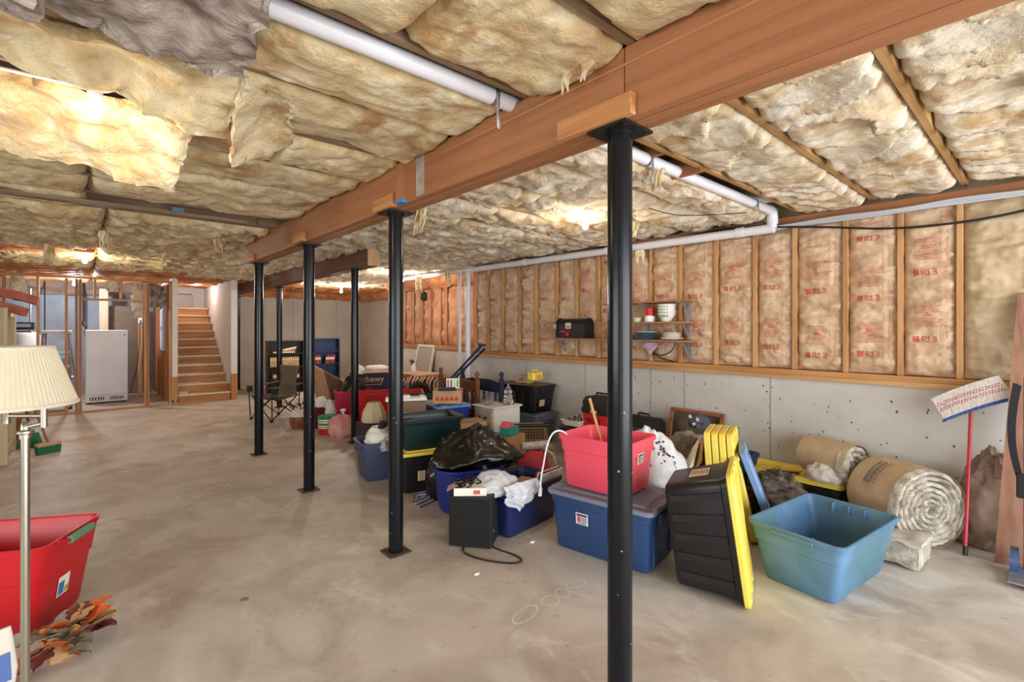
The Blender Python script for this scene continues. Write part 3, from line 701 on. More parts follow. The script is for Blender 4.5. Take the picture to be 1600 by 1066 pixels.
def lidpart(L_, W_, m, parent, z, name='lid', r=.05, hh=0):
    def rg(off, zz): zz = zz + hh if zz > .01 else zz; return [(x, y, z + zz) for x, y in rrect(L_ + off * 2, W_ + off * 2, r + off, 4)]
    o = B().loft([rg(-.004, 0), rg(0, .004), rg(0, .026), rg(-.006, .032), rg(-.04, .032), rg(-.05, .024), rg(-.085, .024), rg(-.095, .036), rg(-.11, .036)]).obj(name, m, parent, smooth=40)
    for s in (-1, 1):
        for q in (-.28, 0, .28):
            B().box((s * (L_ / 2 - .02), q * W_, z + hh + .032), (.03, W_ * .16, .012), bev=.003).obj('lug', m, o, smooth=0)
    return o
def place_on_side(t, side, u, z, w, h, bot, top, H, m, name='sticker', off=.0025, parent=None, slant=True):
    # flat patch on a tapered side wall: side in 'x+','x-','y+','y-'
    k = z / H; s = 1 if side[1] == '+' else -1
    ax = 0 if side[0] == 'x' else 1
    half = (bot[ax] + (top[ax] - bot[ax]) * k) / 2
    tl = math.atan2((top[ax] - bot[ax]) / 2, H)
    b = B().box((0, 0, 0), (w, .003, h) if ax else (.003, w, h))
    if ax: loc, rt = (u, s * (half + off), z), (-s * tl, 0, 0)
    else: loc, rt = (s * (half + off), u, z), (0, s * tl, 0)
    return b.obj(name, m, parent or t, loc, rt, smooth=0)
def photo_label(t, side, u, z, w, h, bot, top, H, off=.0095):
    o = place_on_side(t, side, u, z, w, h, bot, top, H, PAPER, 'sticker', off)
    ax = side[0] == 'x'; s = 1 if side[1] == '+' else -1
    for (du, dz, ww, hh, mm) in ((0, h * .33, w * .86, h * .18, mat('label_navy', (60, 66, 110), .5)), (-w * .18, -h * .06, w * .45, h * .5, mat('label_grey', (150, 160, 180), .5)), (w * .24, -.05 * h, w * .28, h * .5, mat('label_red', (190, 90, 100), .5)), (0, -h * .4, w * .7, h * .07, INKB)):
        if ax: B().box((s * .002, du, dz), (.002, ww, hh)).obj('print', mm, o, smooth=0)
        else: B().box((du, s * .002, dz), (ww, .002, hh)).obj('print', mm, o, smooth=0)
    return o
def text_label(t, side, u, z, w, h, bot, top, H, off=.003):
    o = place_on_side(t, side, u, z, w, h, bot, top, H, mat('buff_paper', (222, 208, 176), .7), 'sticker', off)
    ax = side[0] == 'x'; s = 1 if side[1] == '+' else -1
    b = B(); rr_ = random.Random(4)
    for k in range(6):
        ww = w * rr_.uniform(.5, .85); dz = h * (.38 - .15 * k)
        b.box((s * .002, 0, dz), (.002, ww, h * .05)) if ax else b.box((0, s * .002, dz), (ww, .002, h * .05))
    b.obj('small_print', mat('rust_ink', (150, 96, 60), .7), o, smooth=0)
    return o

# faded blue tote, front right
tt = tote('storage_tote', 'empty faded blue-green plastic tote, nearest on the right with no lid', (.86, .56), (.74, .43), .385, TEAL, (3.755, 1.045, 0), R(-7), handle=False, band=.66)
B().box((-.30, 0, .11), (.12, .36, .22), bev=.02).obj('moulded_step', TEAL, tt, smooth=0)
for s in (-1, 1):
    for q in (-.1, 0, .1): B().box((s * .40, q, .34), (.05, .012, .06), bev=.003).obj('gusset', TEAL, tt, smooth=0)
    B().box((s * .445, 0, .355), (.03, .26, .03), bev=.006).obj('handle', TEAL, tt, smooth=0)
# black tote on its end with yellow lid
H_, TL, TW, BL, BW = .40, .74, .50, .63, .42
tl = math.atan2((TL - BL) / 2, H_)
tote_tmp = tote('storage_tote', 'black ribbed tote standing on its end with a yellow lid facing right', (TL, TW), (BL, BW), H_, BLACK, (0, 0, 0), 0, handle=False, ribs=5, lid=YEL, band=.85)
# local z (opening) -> -Y tilted up, local x (length) -> up
yw = Matrix.Rotation(R(21), 3, 'Z')
ax_z = yw @ Vector((0, -math.cos(tl), math.sin(tl))); ax_x = yw @ Vector((0, math.sin(tl), math.cos(tl))); ax_y = ax_z.cross(ax_x)
RM = Matrix((ax_x, ax_y, ax_z)).transposed()
cw = RM @ Vector((-TL / 2, TW / 2, H_))
tote_tmp.rotation_euler = RM.to_euler(); tote_tmp.location = (2.93 - cw.x, 1.20 - cw.y, .028 + ax_x.z * BL / 2)
text_label(tote_tmp, 'x+', .0, .20, .17, .12, (BL, BW), (TL, TW), H_)
o = tote_tmp
# loose lids standing on edge
def loose_lid(label, m, L_, W_, loc, rot, group=None):
    t = thing('tote_lid', label, 'lid', loc, rot, group)
    o = lidpart(L_, W_, m, t, -.018, 'panel', hh=.016); return t
def stand(cx, y, lean, yaw=0): # lid standing on its short edge, face towards -Y, top leaning to +Y
    return Euler((0, R(-90), 0)).to_matrix()
def stand_lid(label, m, L_, W_, base, lean, yaw=0, group=None):
    up = Vector((0, math.sin(R(lean)), math.cos(R(lean)))); nn = Vector((0, -math.cos(R(lean)), math.sin(R(lean)))); yv = nn.cross(up)
    M = Matrix.Rotation(R(yaw), 3, 'Z') @ Matrix((up, yv, nn)).transposed()
    t = loose_lid(label, m, L_, W_, Vector(base) + (Matrix.Rotation(R(yaw), 3, 'Z') @ up) * L_ / 2, M.to_euler(), group); return t
for k, w_ in enumerate(('rearmost', 'third from the front', 'second from the front', 'foremost')):
    stand_lid('yellow tote lid standing behind the black tote, ' + w_ + ' of the upright stack', YEL, .82, .46, (4.00 + .021 * k, 1.90 - .052 * k, .0), 4, 19)
stand_lid('bright blue tote lid leaning back behind the yellow lids', BLUELID, .74, .44, (4.17, 1.50, .0), 20, 24)
stand_lid('yellow tote lid leaning beside the black tote, next to the faded blue tote', YEL, .66, .42, (4.03, 1.62, .0), 12, 24)

# big denim blue tote with grey lid, pink tote on top
bb = tote('storage_tote', 'large denim blue tote with a grey lid carrying the pink tote', (.80, .52), (.74, .45), .43, BIGB, (3.00, 2.22, 0), R(99.5), lid=GLID, band=.8, sticker=None)
photo_label(bb, 'y+', .12, .27, .1, .085, (.74, .45), (.80, .52), .43)
for k in (-.15, .15): B().box((-.385, k, .2), (.012, .06, .32), bev=.004).obj('rib', BIGB, bb, smooth=0)
pk = tote('storage_tote', 'coral pink open tote on top of the big blue tote', (.58, .46), (.515, .405), .395, PINK, (3.03, 2.30, .452), R(97), handle=False, band=.7)
photo_label(pk, 'x-', .02, .26, .09, .075, (.515, .405), (.58, .46), .395)
stk_ = tag(B().cyl((0, 0, 0), (-.10, .14, .64), .012, n=10).obj('wooden_stick', pine('z')), 'wooden stick poking out of the pink tote', 'stick'); stk_.location = (3.09, 2.30, .47)
c = thing('extension_cord', 'white power cord hanging over the pink tote rim beside its blue tote', 'cord', (0, 0, 0))
B().tube(curve([(2.86, 2.52, .80), (2.80, 2.56, .86), (2.745, 2.60, .845), (2.71, 2.63, .75), (2.70, 2.66, .6), (2.69, 2.68, .48), (2.69, 2.68, .40)]), .007, 8).obj('cable', PVC, c)
B().cyl((2.69, 2.68, .41), (2.685, 2.685, .35), .013, .016, 10).obj('plug', PVC, c)
# navy tote with books, plastic bag
n2 = tote('storage_tote', 'navy open tote filled with books behind the black speaker', (.72, .48), (.64, .41), .36, NAVY, (2.80, 3.10, 0), R(8), handle=False, band=.8)
for k, (x, y, z, w, d, h, cc, lab) in enumerate(((2.90, 3.13, .02, .26, .2, .20, (120, 84, 60), 'brown book at the bottom of the navy tote'), (2.92, 3.14, .22, .24, .19, .03, (150, 40, 44), 'red-edged book in the navy tote under the tan box'), (2.94, 3.13, .25, .22, .18, .06, (170, 140, 120), 'tan box of photographs on the books in the navy tote'))):
    t = thing('book', lab, 'book', (x, y, z), R(8 + 6 * k))
    B().box((0, 0, h / 2), (w, d, h), bev=.003).obj('cover', mat('book%d' % k, cc, .6), t, smooth=0)
    B().box((.003, -.003, h / 2), (w - .004, d, h * .6)).obj('pages', PAPER, t, smooth=0)
for k in range(4):
    tag(B().box((3.04 - .0 * k, 2.985 - .022 * k, .325 - .002 * k), (.30, .012, .22), Euler((R(14), 0, R(8)))).obj('record_sleeve', [RED, PAPER, NAVY, PAPER][k], smooth=0), ['red', 'white', 'dark blue', 'cream'][k] + ' thin sleeve standing at the front of the navy tote', 'record sleeve')
t = tag(B().blob((2.50, 3.02, .35), (.40, .34, .15), 8, .12, 1.5, (56, 36), .3, .30).obj('plastic_bag', mat('sheer_bag', (226, 230, 236), .25, bump=.5, bs=9, alpha=.78), smooth=80), 'crumpled translucent white plastic bag draped over the navy tote', 'plastic bag')
def Fb(u, v):
    x = 2.42 + .36 * u; return Vector((x + .03 * noise.noise(Vector((u * 5, v * 4, 1))), 2.825 - .03 * math.sin(v * 3) + .035 * noise.noise(Vector((u * 6, v * 5, 7))) - .02, .44 - .22 * v * (1 - .5 * abs(2 * u - .9))))
B().sheet(Fb, 18, 14, (0, .01, .004)).obj('hanging_fold', MATS['sheer_bag'], t, smooth=80)
# black speaker
sp = thing('subwoofer', 'black box speaker standing on the floor with a white carton on top', 'speaker', (2.31, 3.03, 0), R(-52.5))
B().box((0, 0, .195), (.33, .30, .375), bev=.006).obj('cabinet', BLACKM, sp, smooth=0)
B().box((0, -.153, .195), (.315, .008, .35), bev=.003).obj('grille', mat('grille_cloth', (16, 16, 17), .9), sp, smooth=0)
for x in (-.13, .13):
    for y in (-.11, .11): B().cyl((x, y, 0), (x, y, .01), .015).obj('foot', BLACK, sp)
B().cyl((.166, -.08, .12), (.174, -.08, .12), .014).obj('knob', GALV, sp)
B().tube(curve([(-.05, -.15, .012), (-.045, -.165, .007), (-.03, -.22, .007), (.05, -.28, .007), (.18, -.32, .007), (.33, -.33, .007), (.41, -.30, .007), (.41, -.25, .007), (.33, -.19, .007), (.24, -.15, .007), (.155, -.10, .012), (.12, -.08, .02)]), .006, 6).obj('power_cord', BLACK, sp)
cb = thing('carton', 'flat white carton on the black speaker holding a tangle of dark trinkets', 'box', (2.27, 3.03, .3835), R(-40))
B().box((0, 0, .03), (.25, .18, .06), bev=.003).obj('box', PAPER, cb, smooth=0)
B().box((-.15, 0, .045), (.07, .12, .003), Euler((0, R(-25), 0))).obj('flap', mat('flap_tan', (196, 150, 130), .8), cb, smooth=0)
B().box((.05, -.091, .03), (.05, .003, .03)).obj('print', INK, cb, smooth=0)
b = B(); rr = random.Random(2)
for k in range(16):
    p = Vector((rr.uniform(-.09, .07), rr.uniform(-.06, .06), .065)); pts = [p]
    for q in range(4): p = p + Vector((rr.uniform(-.04, .04), rr.uniform(-.04, .04), rr.uniform(-.005, .022))); p.z = max(p.z, .066); pts.append(p)
    b.tube(pts, .006, 5)
o = tag(b.obj('trinket_tangle', DARKSTEEL), 'tangle of dark metal trinkets on the white carton', 'trinkets'); o['kind'] = 'stuff'; o.location = (2.25, 3.04, .384)
# royal blue tub with black garbage bag
tb = tag(B().loft([[(x, y, z) for x, y in rrect(l, w, q, 6)] for l, w, q, z in ((.52, .38, .15, 0), (.55, .41, .16, .01), (.64, .48, .19, .36), (.68, .52, .2, .375), (.68, .52, .2, .395), (.65, .49, .19, .395), (.63, .47, .18, .37), (.53, .39, .15, .02))]).obj('tub', mat('royal_blue_plastic', (30, 48, 130), .38)), 'royal blue oval tub holding up the large black garbage bag', 'tub'); tb.location = (2.72, 3.66, 0); tb.rotation_euler.z = R(-20)
g = tag(B().blob((0, 0, 0), (.90, .68, .37), 3, .10, 1.2, (90, 60),   .25, .42, .52).obj('garbage_bag', BAGB, smooth=80), 'big shiny black garbage bag lying on the royal blue tub', 'garbage bag'); g.location = (2.84, 3.72, .37); g.rotation_euler.z = R(-25)
tag(B().blob((2.70, 4.03, 0), (.42, .30, .56), 5, .12, 1.5, (44, 30), .6, .3, .35).obj('garbage_bag', BAGB, smooth=80), 'black garbage bag standing on the floor left of the royal blue tub', 'garbage bag')
hg = thing('clothes_hanger', 'white plastic clothes hangers lying on the floor by the black bag', 'hangers', (2.50, 3.98, 0), R(20))
for k in range(5):
    B().tube([(-.18, -.02 + .02 * k, .006 + .008 * k), (.0, .10 + .02 * k, .012 + .008 * k), (.18, -.04 + .02 * k, .006 + .008 * k), (-.18, -.02 + .02 * k, .006 + .008 * k)], .005, 6).obj('hanger', PVC if k % 2 else mat('hanger_blue', (80, 90, 150), .4), hg)
# stack: black + yellow lid, dark green tote
by = tote('storage_tote', 'black tote with a yellow lid under the dark green tote', (.62, .45), (.54, .38), .40, BLACK, (2.72, 4.44, 0), R(-14), lid=YEL, sticker=None)
text_label(by, 'y-', -.10, .17, .075, .1, (.54, .38), (.62, .45), .40)
dg = tote('storage_tote', 'dark green open tote stacked on the black and yellow tote', (.66, .46), (.56, .38), .32, DGREEN, (2.76, 4.47, .417), R(-14), handle=False, band=.8)
tag(B().box((2.78, 4.53, .60), (.30, .02, .24), Euler((R(25), 0, R(-20))), bev=.008).obj('acrylic_sheet', SLATE, smooth=0), 'slate blue plastic sheet leaning inside the dark green tote', 'plastic sheet')
# slate tote full of wrapping stuff
sl = tote('storage_tote', 'slate blue tote brimming with wrap and bottles left of the second post', (.56, .44), (.47, .36), .42, SLATE, (2.56, 5.05, 0), R(-10), band=.78)
for sx in (-1, 1): B().box((sx * .13, -.205, .33), (.12, .02, .09), bev=.005).obj('latch', SLATE, sl, smooth=0)
CL = [('crumpled_paper', 'crumpled white paper heaped in the slate tote', 'paper', PAPER, (2.47, 5.00, .34), (.30, .26, .24)),
      ('crumpled_cloth', 'red patterned cloth stuffed at the right of the slate tote', 'cloth', mat('red_cloth', (186, 40, 60), .8), (2.70, 4.95, .34), (.26, .24, .19)),
      ('crumpled_foil', 'grey wrapping bundle at the front of the slate tote', 'wrapping', mat('foil_grey', (170, 168, 168), .4, bump=.5, bs=14), (2.50, 4.86, .33), (.2, .16, .13))]
for k, (nm, lab, cat, m, c_, d_) in enumerate(CL):
    tag(B().blob(c_, d_, 20 + k, .18, 2.0, (32, 22), .5, .35).obj(nm, m, smooth=70), lab, cat)
for k, (lab, m, p0, p1, r) in enumerate((('silver wrapping roll lying across the slate tote', GALV, (2.52, 4.98, .52), (2.82, 5.06, .60), .02), ('white cardboard tube across the slate tote', PAPER, (2.54, 4.92, .50), (2.80, 4.90, .56), .018))):
    t = thing('wrapping_tube', lab, 'tube'); B().cyl(p0, p1, r, n=14).obj('tube', m, t); d = (Vector(p1) - Vector(p0)).normalized(); B().cyl(Vector(p0) - d * .003, Vector(p0), r * .8, n=12).obj('end', DARKSTEEL, t)
bo = thing('bottle', 'slim bottle with a red and pink flowered label upright in the slate tote', 'bottle', (2.62, 4.83, .36))
B().lathe([(.024, 0), (.025, .02), (.025, .22), (.012, .26), (.012, .29)], 14).obj('body', mat('bottle_white', (232, 214, 220), .3), bo); B().lathe([(.0258, .04), (.0258, .2)], 14, cap=False).obj('label', mat('flower_label', (214, 60, 110), .4, col2=(240, 220, 226), vs=40, sharp=(.45, .55)), bo); B().lathe([(.014, .28), (.014, .315)], 12).obj('cap', PAPER, bo)
jr = thing('jar', 'clear jar with a dark lid half buried in the slate tote', 'jar', (2.50, 4.80, .36)); B().lathe([(.05, 0), (.052, .01), (.052, .08), (.044, .09)], 16).obj('glass', GLASS, jr); B().lathe([(.047, .09), (.047, .11)], 16).obj('lid', GALV, jr)
bn = thing('brass_candlestick', 'small brass ornament upright at the back of the slate tote', 'ornament', (2.52, 5.06, .50)); B().lathe([(.04, 0), (.03, .02), (.012, .05), (.02, .08), (.008, .12), (.006, .16)], 12).obj('stem', mat('old_brass', (120, 90, 56), .35, metal=.8), bn)
tag(B().blob((2.47, 4.92, .56), (.09, .07, .08), 31, .3, 3, (12, 9)).obj('black_ball', BLACKM), 'black fuzzy ball on the white paper in the slate tote', 'ball')

# ------------------------------------------------------------------ nightstand and what stands on it
ns = thing('nightstand', 'small white two-drawer nightstand behind the garbage bag', 'nightstand', (4.24, 5.06, 0))
NSW = mat('antique_white', (232, 228, 218), .5); NSF = mat('worn_cream', (206, 196, 180), .55, var=.08, vs=8)
B().box((0, 0, .31), (.46, .41, .58), bev=.004).obj('body', NSW, ns, smooth=0)
B().box((0, 0, .612), (.52, .47, .026), bev=.01).obj('top', NSW, ns, smooth=0)
for z, h in ((.46, .23), (.20, .25)):
    d = B().box((-.238, 0, z), (.022, .37, h), bev=.006).obj('drawer', NSF, ns, smooth=0)
    B().box((-.251, 0, z), (.008, .30, h - .07), bev=.004).obj('raised_field', NSF, d, smooth=0)
    b = B().tube([(-.258, -.06, z + .015), (-.275, -.045, z - .01), (-.275, 0, z + .0), (-.275, .045, z - .01), (-.258, .06, z + .015)], .007, 6)
    for q in (-.06, .06): b.blob((-.258, q, z), (.016, .04, .035), 2, .2, 2, (8, 6))
    b.obj('pull', DARKSTEEL, d)
for x in (-.2, .2):
    for y in (-.17, .17): B().box((x, y, .01), (.05, .05, .02)).obj('foot', NSW, ns, smooth=0)
gj = thing('glass_jar', 'clear tree-shaped glass jar on the nightstand', 'jar', (4.36, 4.97, .626))
B().lathe([(.085, 0), (.09, .01), (.09, .03), (.05, .085), (.075, .095), (.075, .11), (.04, .16)], 20).obj('base', GLASS, gj)
B().lathe([(.06, .163), (.06, .175), (.03, .225), (.012, .24), (.016, .26), (.004, .272)], 20).obj('stopper', GLASS, gj)
gb = thing('glass_bowl', 'low clear glass bowl at the front of the nightstand', 'bowl', (4.10, 5.10, .626)); B().lathe([(.04, 0), (.045, .005), (.09, .07), (.088, .07), (.042, .01)], 20).obj('bowl', GLASS, gb)
gg = thing('glass_tumbler', 'clear glass tumbler beside the bowl on the nightstand', 'glass', (4.22, 5.16, .626)); B().lathe([(.035, 0), (.042, .14), (.04, .14), (.033, .008)], 16).obj('glass', GLASS, gg)

# ------------------------------------------------------------------ headboards and blue rods
def headboard(label, loc, m, w=.92, h=1.05, rot=R(90)):
    t = thing('headboard', label, 'headboard', loc, rot)
    for s in (-1, 1):
        p = B().box((s * w / 2, 0, (h - .12) / 2), (.06, .06, h - .12), bev=.006).obj('bed_post', m, t, smooth=0)
        B().lathe([(.03, h - .12), (.034, h - .10), (.018, h - .085), (.034, h - .05), (.034, h - .03), (.02, h - .008), (.004, h)], 14, (s * w / 2, 0, 0)).obj('finial', m, p)
    B().prism([(-w / 2 + .03, -.014, h - .30), (w / 2 - .03, -.014, h - .30), (w / 2 - .03, -.014, h - .17), (.2, -.014, h - .13), (-.2, -.014, h - .13), (-w / 2 + .03, -.014, h - .17)], (0, .028, 0)).obj('top_rail', m, t, smooth=0)
    B().box((0, 0, h - .66), (w - .06, .028, .10), bev=.003).obj('lower_rail', m, t, smooth=0)
    for k in range(6):
        x = (k - 2.5) * (w - .1) / 6.2
        B().lathe([(.012, h - .61), (.018, h - .57), (.011, h - .55), (.021, h - .47), (.021, h - .44), (.010, h - .38), (.018, h - .34), (.012, h - .30)], 10, (x, 0, 0)).obj('spindle', m, t)
    return t
headboard('brown turned-wood headboard with spindles standing behind the nightstand', (4.17, 5.88, 0), TURNED)
headboard('dark navy painted headboard right behind the brown one', (4.40, 5.62, 0), mat('navy_paint', (34, 44, 70), .45))
rd = thing('folding_stand', 'dark blue folded metal stand leaning diagonally over the brown headboard', 'stand', (0, 0, 0))
for d in (0, .05):
    B().tube([(3.92 + d, 6.75, .02), (3.97 + d, 6.05, .74), (4.02 + d, 5.12, 1.43 - d)], .018, 8).obj('leg', mat('stand_blue', (40, 58, 84), .35, metal=.3), rd)
B().tube([(3.96, 5.9, .86), (4.02, 5.9, .86)], .012, 6).obj('cross_bar', DARKSTEEL, rd)
B().box((4.02, 5.11, 1.43), (.10, .04, .03), bev=.004).obj('end_cap', BLACKM, rd, smooth=0)
# boxes between the dark green tote and the nightstand
def carton(label, c, d, rot=0, m=None, open_=False, cat='box', name='cardboard_box'):
    t = thing(name, label, cat, c, rot); m = m or CARD
    B().box((0, 0, d[2] / 2), d, bev=.003).obj('carton', m, t, smooth=0)
    B().box((0, 0, d[2] + .0015), (d[0] * .98, .05, .002)).obj('tape', mat('tape_tan', (200, 168, 128), .4), t, smooth=0)
    if open_:
        for s in (-1, 1): B().box((s * (d[0] / 2 + .04), 0, d[2] - .015), (.09, d[1] * .95, .004), Euler((0, R(s * 25), 0))).obj('flap', m, t, smooth=0)
    return t
rb_ = tote('storage_tote', 'royal blue tote behind the dark green tote, supporting the small carton', (.62, .46), (.54, .38), .66, MATS['royal_blue_plastic'], (3.62, 5.42, 0), R(80), handle=False, lid=mat('pale_blue_lid', (96, 142, 188), .4))
fr = carton('small fruit carton with red printed fruit on the royal blue tote', (3.56, 5.24, .70), (.36, .30, .17), R(-40))
for k in range(5):
    B().blob((-.12 + .06 * k, -.151, .04), (.05, .004, .05), k, .1, 2, (10, 8)).obj('fruit_print', mat('fruit_red', (186, 66, 46), .7), fr)
tag(B().box((3.46, 5.12, .888), (.22, .14, .03), Euler((0, 0, R(-30))), bev=.003).obj('dark_book', BLACKM, smooth=0), 'dark flat book on the left of the fruit carton', 'book')
mg = thing('card_deck_box', 'small white box with coloured stripes standing on the fruit carton', 'box', (3.62, 5.22, .875), R(-35))
B().box((0, 0, .065), (.17, .08, .13), bev=.002).obj('box', PAPER, mg, smooth=0)
for k, c_ in enumerate(((200, 70, 80), (60, 90, 160), (230, 200, 80), (70, 150, 90))):
    B().box((-.06 + .04 * k, -.041, .07), (.022, .002, .09)).obj('stripe', mat('stripe%d' % k, c_, .6), mg, smooth=0)
carton('open brown carton low between the dark green tote and the nightstand', (3.56, 4.78, 0), (.34, .30, .53), R(-15), open_=True)
carton('plain carton with a teal box on it, right behind the big garbage bag', (3.86, 4.42, 0), (.34, .3, .38), R(12))
tl_ = thing('gift_box', 'teal and pink gift box on a plain carton behind the garbage bag', 'box', (3.84, 4.36, .385), R(20))
B().box((0, 0, .05), (.20, .15, .10), bev=.003).obj('box', mat('teal_card', (40, 160, 146), .6), tl_, smooth=0); B().prism([(-.13, -.05, .10), (.05, -.05, .10), (-.04, -.05, .16)], (0, .12, 0)).obj('lid', mat('pink_card', (222, 104, 112), .6), tl_, smooth=0)
# typewriter / cash register on a crate
cr = thing('wooden_crate', 'low wooden crate under the brown typewriter', 'crate', (4.38, 4.52, 0), R(-20))
for z in (.05, .14): 
    for y in (-.16, .16): B().box((0, y, z), (.44, .02, .07), bev=.002).obj('slat', pine('x'), cr, smooth=0)
    for x in (-.21, .21): B().box((x, 0, z), (.02, .30, .07), bev=.002).obj('slat', pine('y'), cr, smooth=0)
B().box((0, 0, .01), (.42, .32, .02)).obj('bottom', pine('x'), cr, smooth=0)
B().box((0, 0, .172), (.44, .34, .012)).obj('top_board', CARD, cr, smooth=0)
ty = thing('typewriter', 'old brown typewriter with dark keys on a wooden crate', 'typewriter', (4.36, 4.54, .179), R(-38)); ty.scale = (1.15, 1.15, 1.15)
BRN = mat('typewriter_brown', (116, 94, 68), .5)
B().prism([(-.19, -.19, 0), (-.19, .17, 0), (-.19, .17, .15), (-.19, .02, .16), (-.19, -.19, .06)], (.38, 0, 0)).obj('housing', BRN, ty, smooth=0)
B().cyl((-.2, .08, .17), (.2, .08, .17), .022, n=14).obj('platen', BLACK, ty)
for s in (-1, 1): B().cyl((s * .2, .08, .17), (s * .225, .08, .17), .026, n=12).obj('knob', BLACK, ty)
B().box((0, .13, .18), (.34, .05, .03), bev=.004).obj('carriage', GALV, ty, smooth=0)
for r_ in range(4):
    for k in range(9):
        B().cyl((-.13 + k * .032 + r_ * .006, -.15 + .042 * r_, .078 + .02 * r_), (-.13 + k * .032 + r_ * .006, -.15 + .042 * r_, .092 + .02 * r_), .009, n=8).obj('key', BLACK, ty)
# coral and white christmas bits right of the big bag
rm = thing('gift_wrap_roll', 'silver wrapped roll on a pink bundle beside the navy book tote', 'wrapping roll', (3.62, 3.72, 0))
B().cyl((-.12, .06, .40), (.16, -.06, .40), .045, n=16).obj('roll', mat('silver_wrap', (200, 200, 204), .3, var=.3, vs=30, bump=.3), rm)
B().blob((0, 0, 0), (.40, .34, .36), 12, .2, 1.8, (20, 14), .5).obj('pink_bundle', mat('dusky_pink', (196, 64, 84), .8), rm)
B().tube([(.1, -.1, .36), (.18, -.12, .30), (.2, -.14, .2)], .012, 6).obj('ribbon', PAPER, rm)
# ------------------------------------------------------------------ stacked totes by the wall
lo = tote('storage_tote', 'grey-blue lidded tote at the bottom of the wall stack beside the nightstand', (.78, .46), (.68, .38), .43, GREY, (4.96, 5.22, 0), R(93), lid=GREY)
B().box((-.37, 0, .33), (.05, .2, .06), bev=.01).obj('latch_handle', GREY, lo, smooth=0)
up = tote('storage_tote', 'black tote heaped with scraps on top of the grey-blue tote', (.76, .44), (.66, .38), .39, BLACK, (4.95, 5.22, .452), R(93), ribs=4)
text_label(up, 'x-', .06, .14, .10, .09, (.66, .38), (.76, .44), .39)
tag(B().box((4.95, 5.22, .72), (.36, .62, .24), Euler((0, 0, R(3)))).obj('scrap_board', CARDE, smooth=0), 'brown scrap boards filling the top black tote', 'boards')
rr = random.Random(9)
for k in range(9):
    x, y = 4.95 + rr.uniform(-.13, .13), 5.22 + rr.uniform(-.26, .26)
    tag(B().box((x, y, .848 + .013 * k), (.03, rr.uniform(.14, .28), .012), Euler((R(rr.uniform(-5, 5)), 0, R(rr.uniform(-70, 70))))).obj('wood_scrap', pine('y'), smooth=0), ['lowest', 'second lowest', 'third lowest', 'fourth lowest', 'middle', 'fourth highest', 'third highest', 'second highest', 'topmost'][k] + ' of the thin wood scraps crossed on the top black tote', 'wood scrap', 'wood scraps on the top black tote')
yc = thing('tool_case', 'small yellow case on the scraps in the top black tote', 'case', (4.92, 5.02, .905), R(10))
B().box((0, 0, .06), (.24, .12, .12), bev=.015).obj('case', YEL, yc, smooth=0); B().tube([(-.06, 0, .12), (-.05, 0, .15), (.05, 0, .15), (.06, 0, .12)], .009, 6).obj('handle', YEL, yc); B().box((.01, -.061, .05), (.12, .003, .05)).obj('label', mat('amber_label', (226, 150, 40), .6), yc, smooth=0)
# dark grey tote with tray, luggage
dk = tote('storage_tote', 'dark grey tote behind the pink one with a white tray on it', (.70, .46), (.62, .39), .37, mat('charcoal_plastic', (44, 48, 56), .45), (4.93, 3.98, 0), R(92), lid=MATS['charcoal_plastic'])
tr = thing('white_tray', 'white plastic tray of rusty odds and ends on the dark grey tote', 'tray', (4.88, 4.16, .403), R(5))
B().loft([[(x, y, z) for x, y in rrect(l, w, .03, 3)] for l, w, z in ((.36, .26, 0), (.40, .30, .07), (.42, .32, .07), (.42, .32, .062), (.385, .285, .062), (.35, .25, .01))]).obj('tray', WHITE, tr)
b = B(); rr = random.Random(5)
for k in range(26):
    x, y, a, l = rr.uniform(-.15, .15), rr.uniform(-.1, .1), rr.uniform(0, 3), rr.uniform(.02, .05)
    b.cyl((x, y, .05 + rr.uniform(0, .03)), (x + l * math.cos(a), y + l * math.sin(a), .06 + rr.uniform(0, .03)), .007, n=6)
o = b.obj('hardware_bits', RUST, tr); o['kind'] = 'stuff'
rbag = thing('tool_bag', 'black and red tool bag with a yellow tag on the dark grey tote', 'bag', (4.92, 3.80, .403), R(84))
B().box((0, 0, .10), (.44, .30, .20), bev=.02).obj('lower_pocket', mat('bag_red', (206, 36, 28), .6), rbag, smooth=0)
B().box((0, 0, .22), (.47, .33, .08), bev=.02).obj('belt', BLACKM, rbag, smooth=0)
B().loft([[(x, y, z) for x, y in rrect(l, w, .05, 4)] for l, w, z in ((.45, .31, .24), (.46, .32, .33), (.40, .26, .385), (.3, .16, .395))]).obj('top_flap', mat('bag_black', (30, 28, 28), .7), rbag)
B().box((0, .168, .215), (.10, .006, .035)).obj('yellow_tag', YEL, rbag, smooth=0)
B().tube([(-.12, 0, .39), (-.1, 0, .43), (.1, 0, .43), (.12, 0, .39)], .012, 6).obj('carry_handle', BLACKM, rbag)
cu = bpy.data.curves.new('t', 'FONT'); cu.body = 'HUSKY'; cu.size = .085; cu.align_x = 'CENTER'; cu.extrude = .001
to = bpy.data.objects.new('t', cu); COL.objects.link(to); me = bpy.data.meshes.new_from_object(to); bpy.data.objects.remove(to)
me.materials.clear(); me.materials.append(BLACKM)
link('lettering', me, rbag, (.02, .153, .07), (R(90), 0, PI))
su = thing('suitcase', 'black soft suitcase standing against the wall right of the tool bag', 'suitcase', (5.02, 3.27, 0), R(88))
B().box((0, 0, .31), (.50, .24, .58), bev=.045).obj('shell', mat('case_black', (24, 23, 24), .75), su, smooth=50)
B().box((0, .125, .27), (.38, .03, .40), bev=.014).obj('front_pocket', mat('case_black2', (34, 32, 33), .8), su, smooth=0)
b = B(); rg = rrect(.36, .40, .06, 5); b.tube([(x, .143, .28 + y) for x, y in rg] + [(rg[0][0], .143, .28 + rg[0][1])], .005, 5); b.obj('zip', GALV, su)
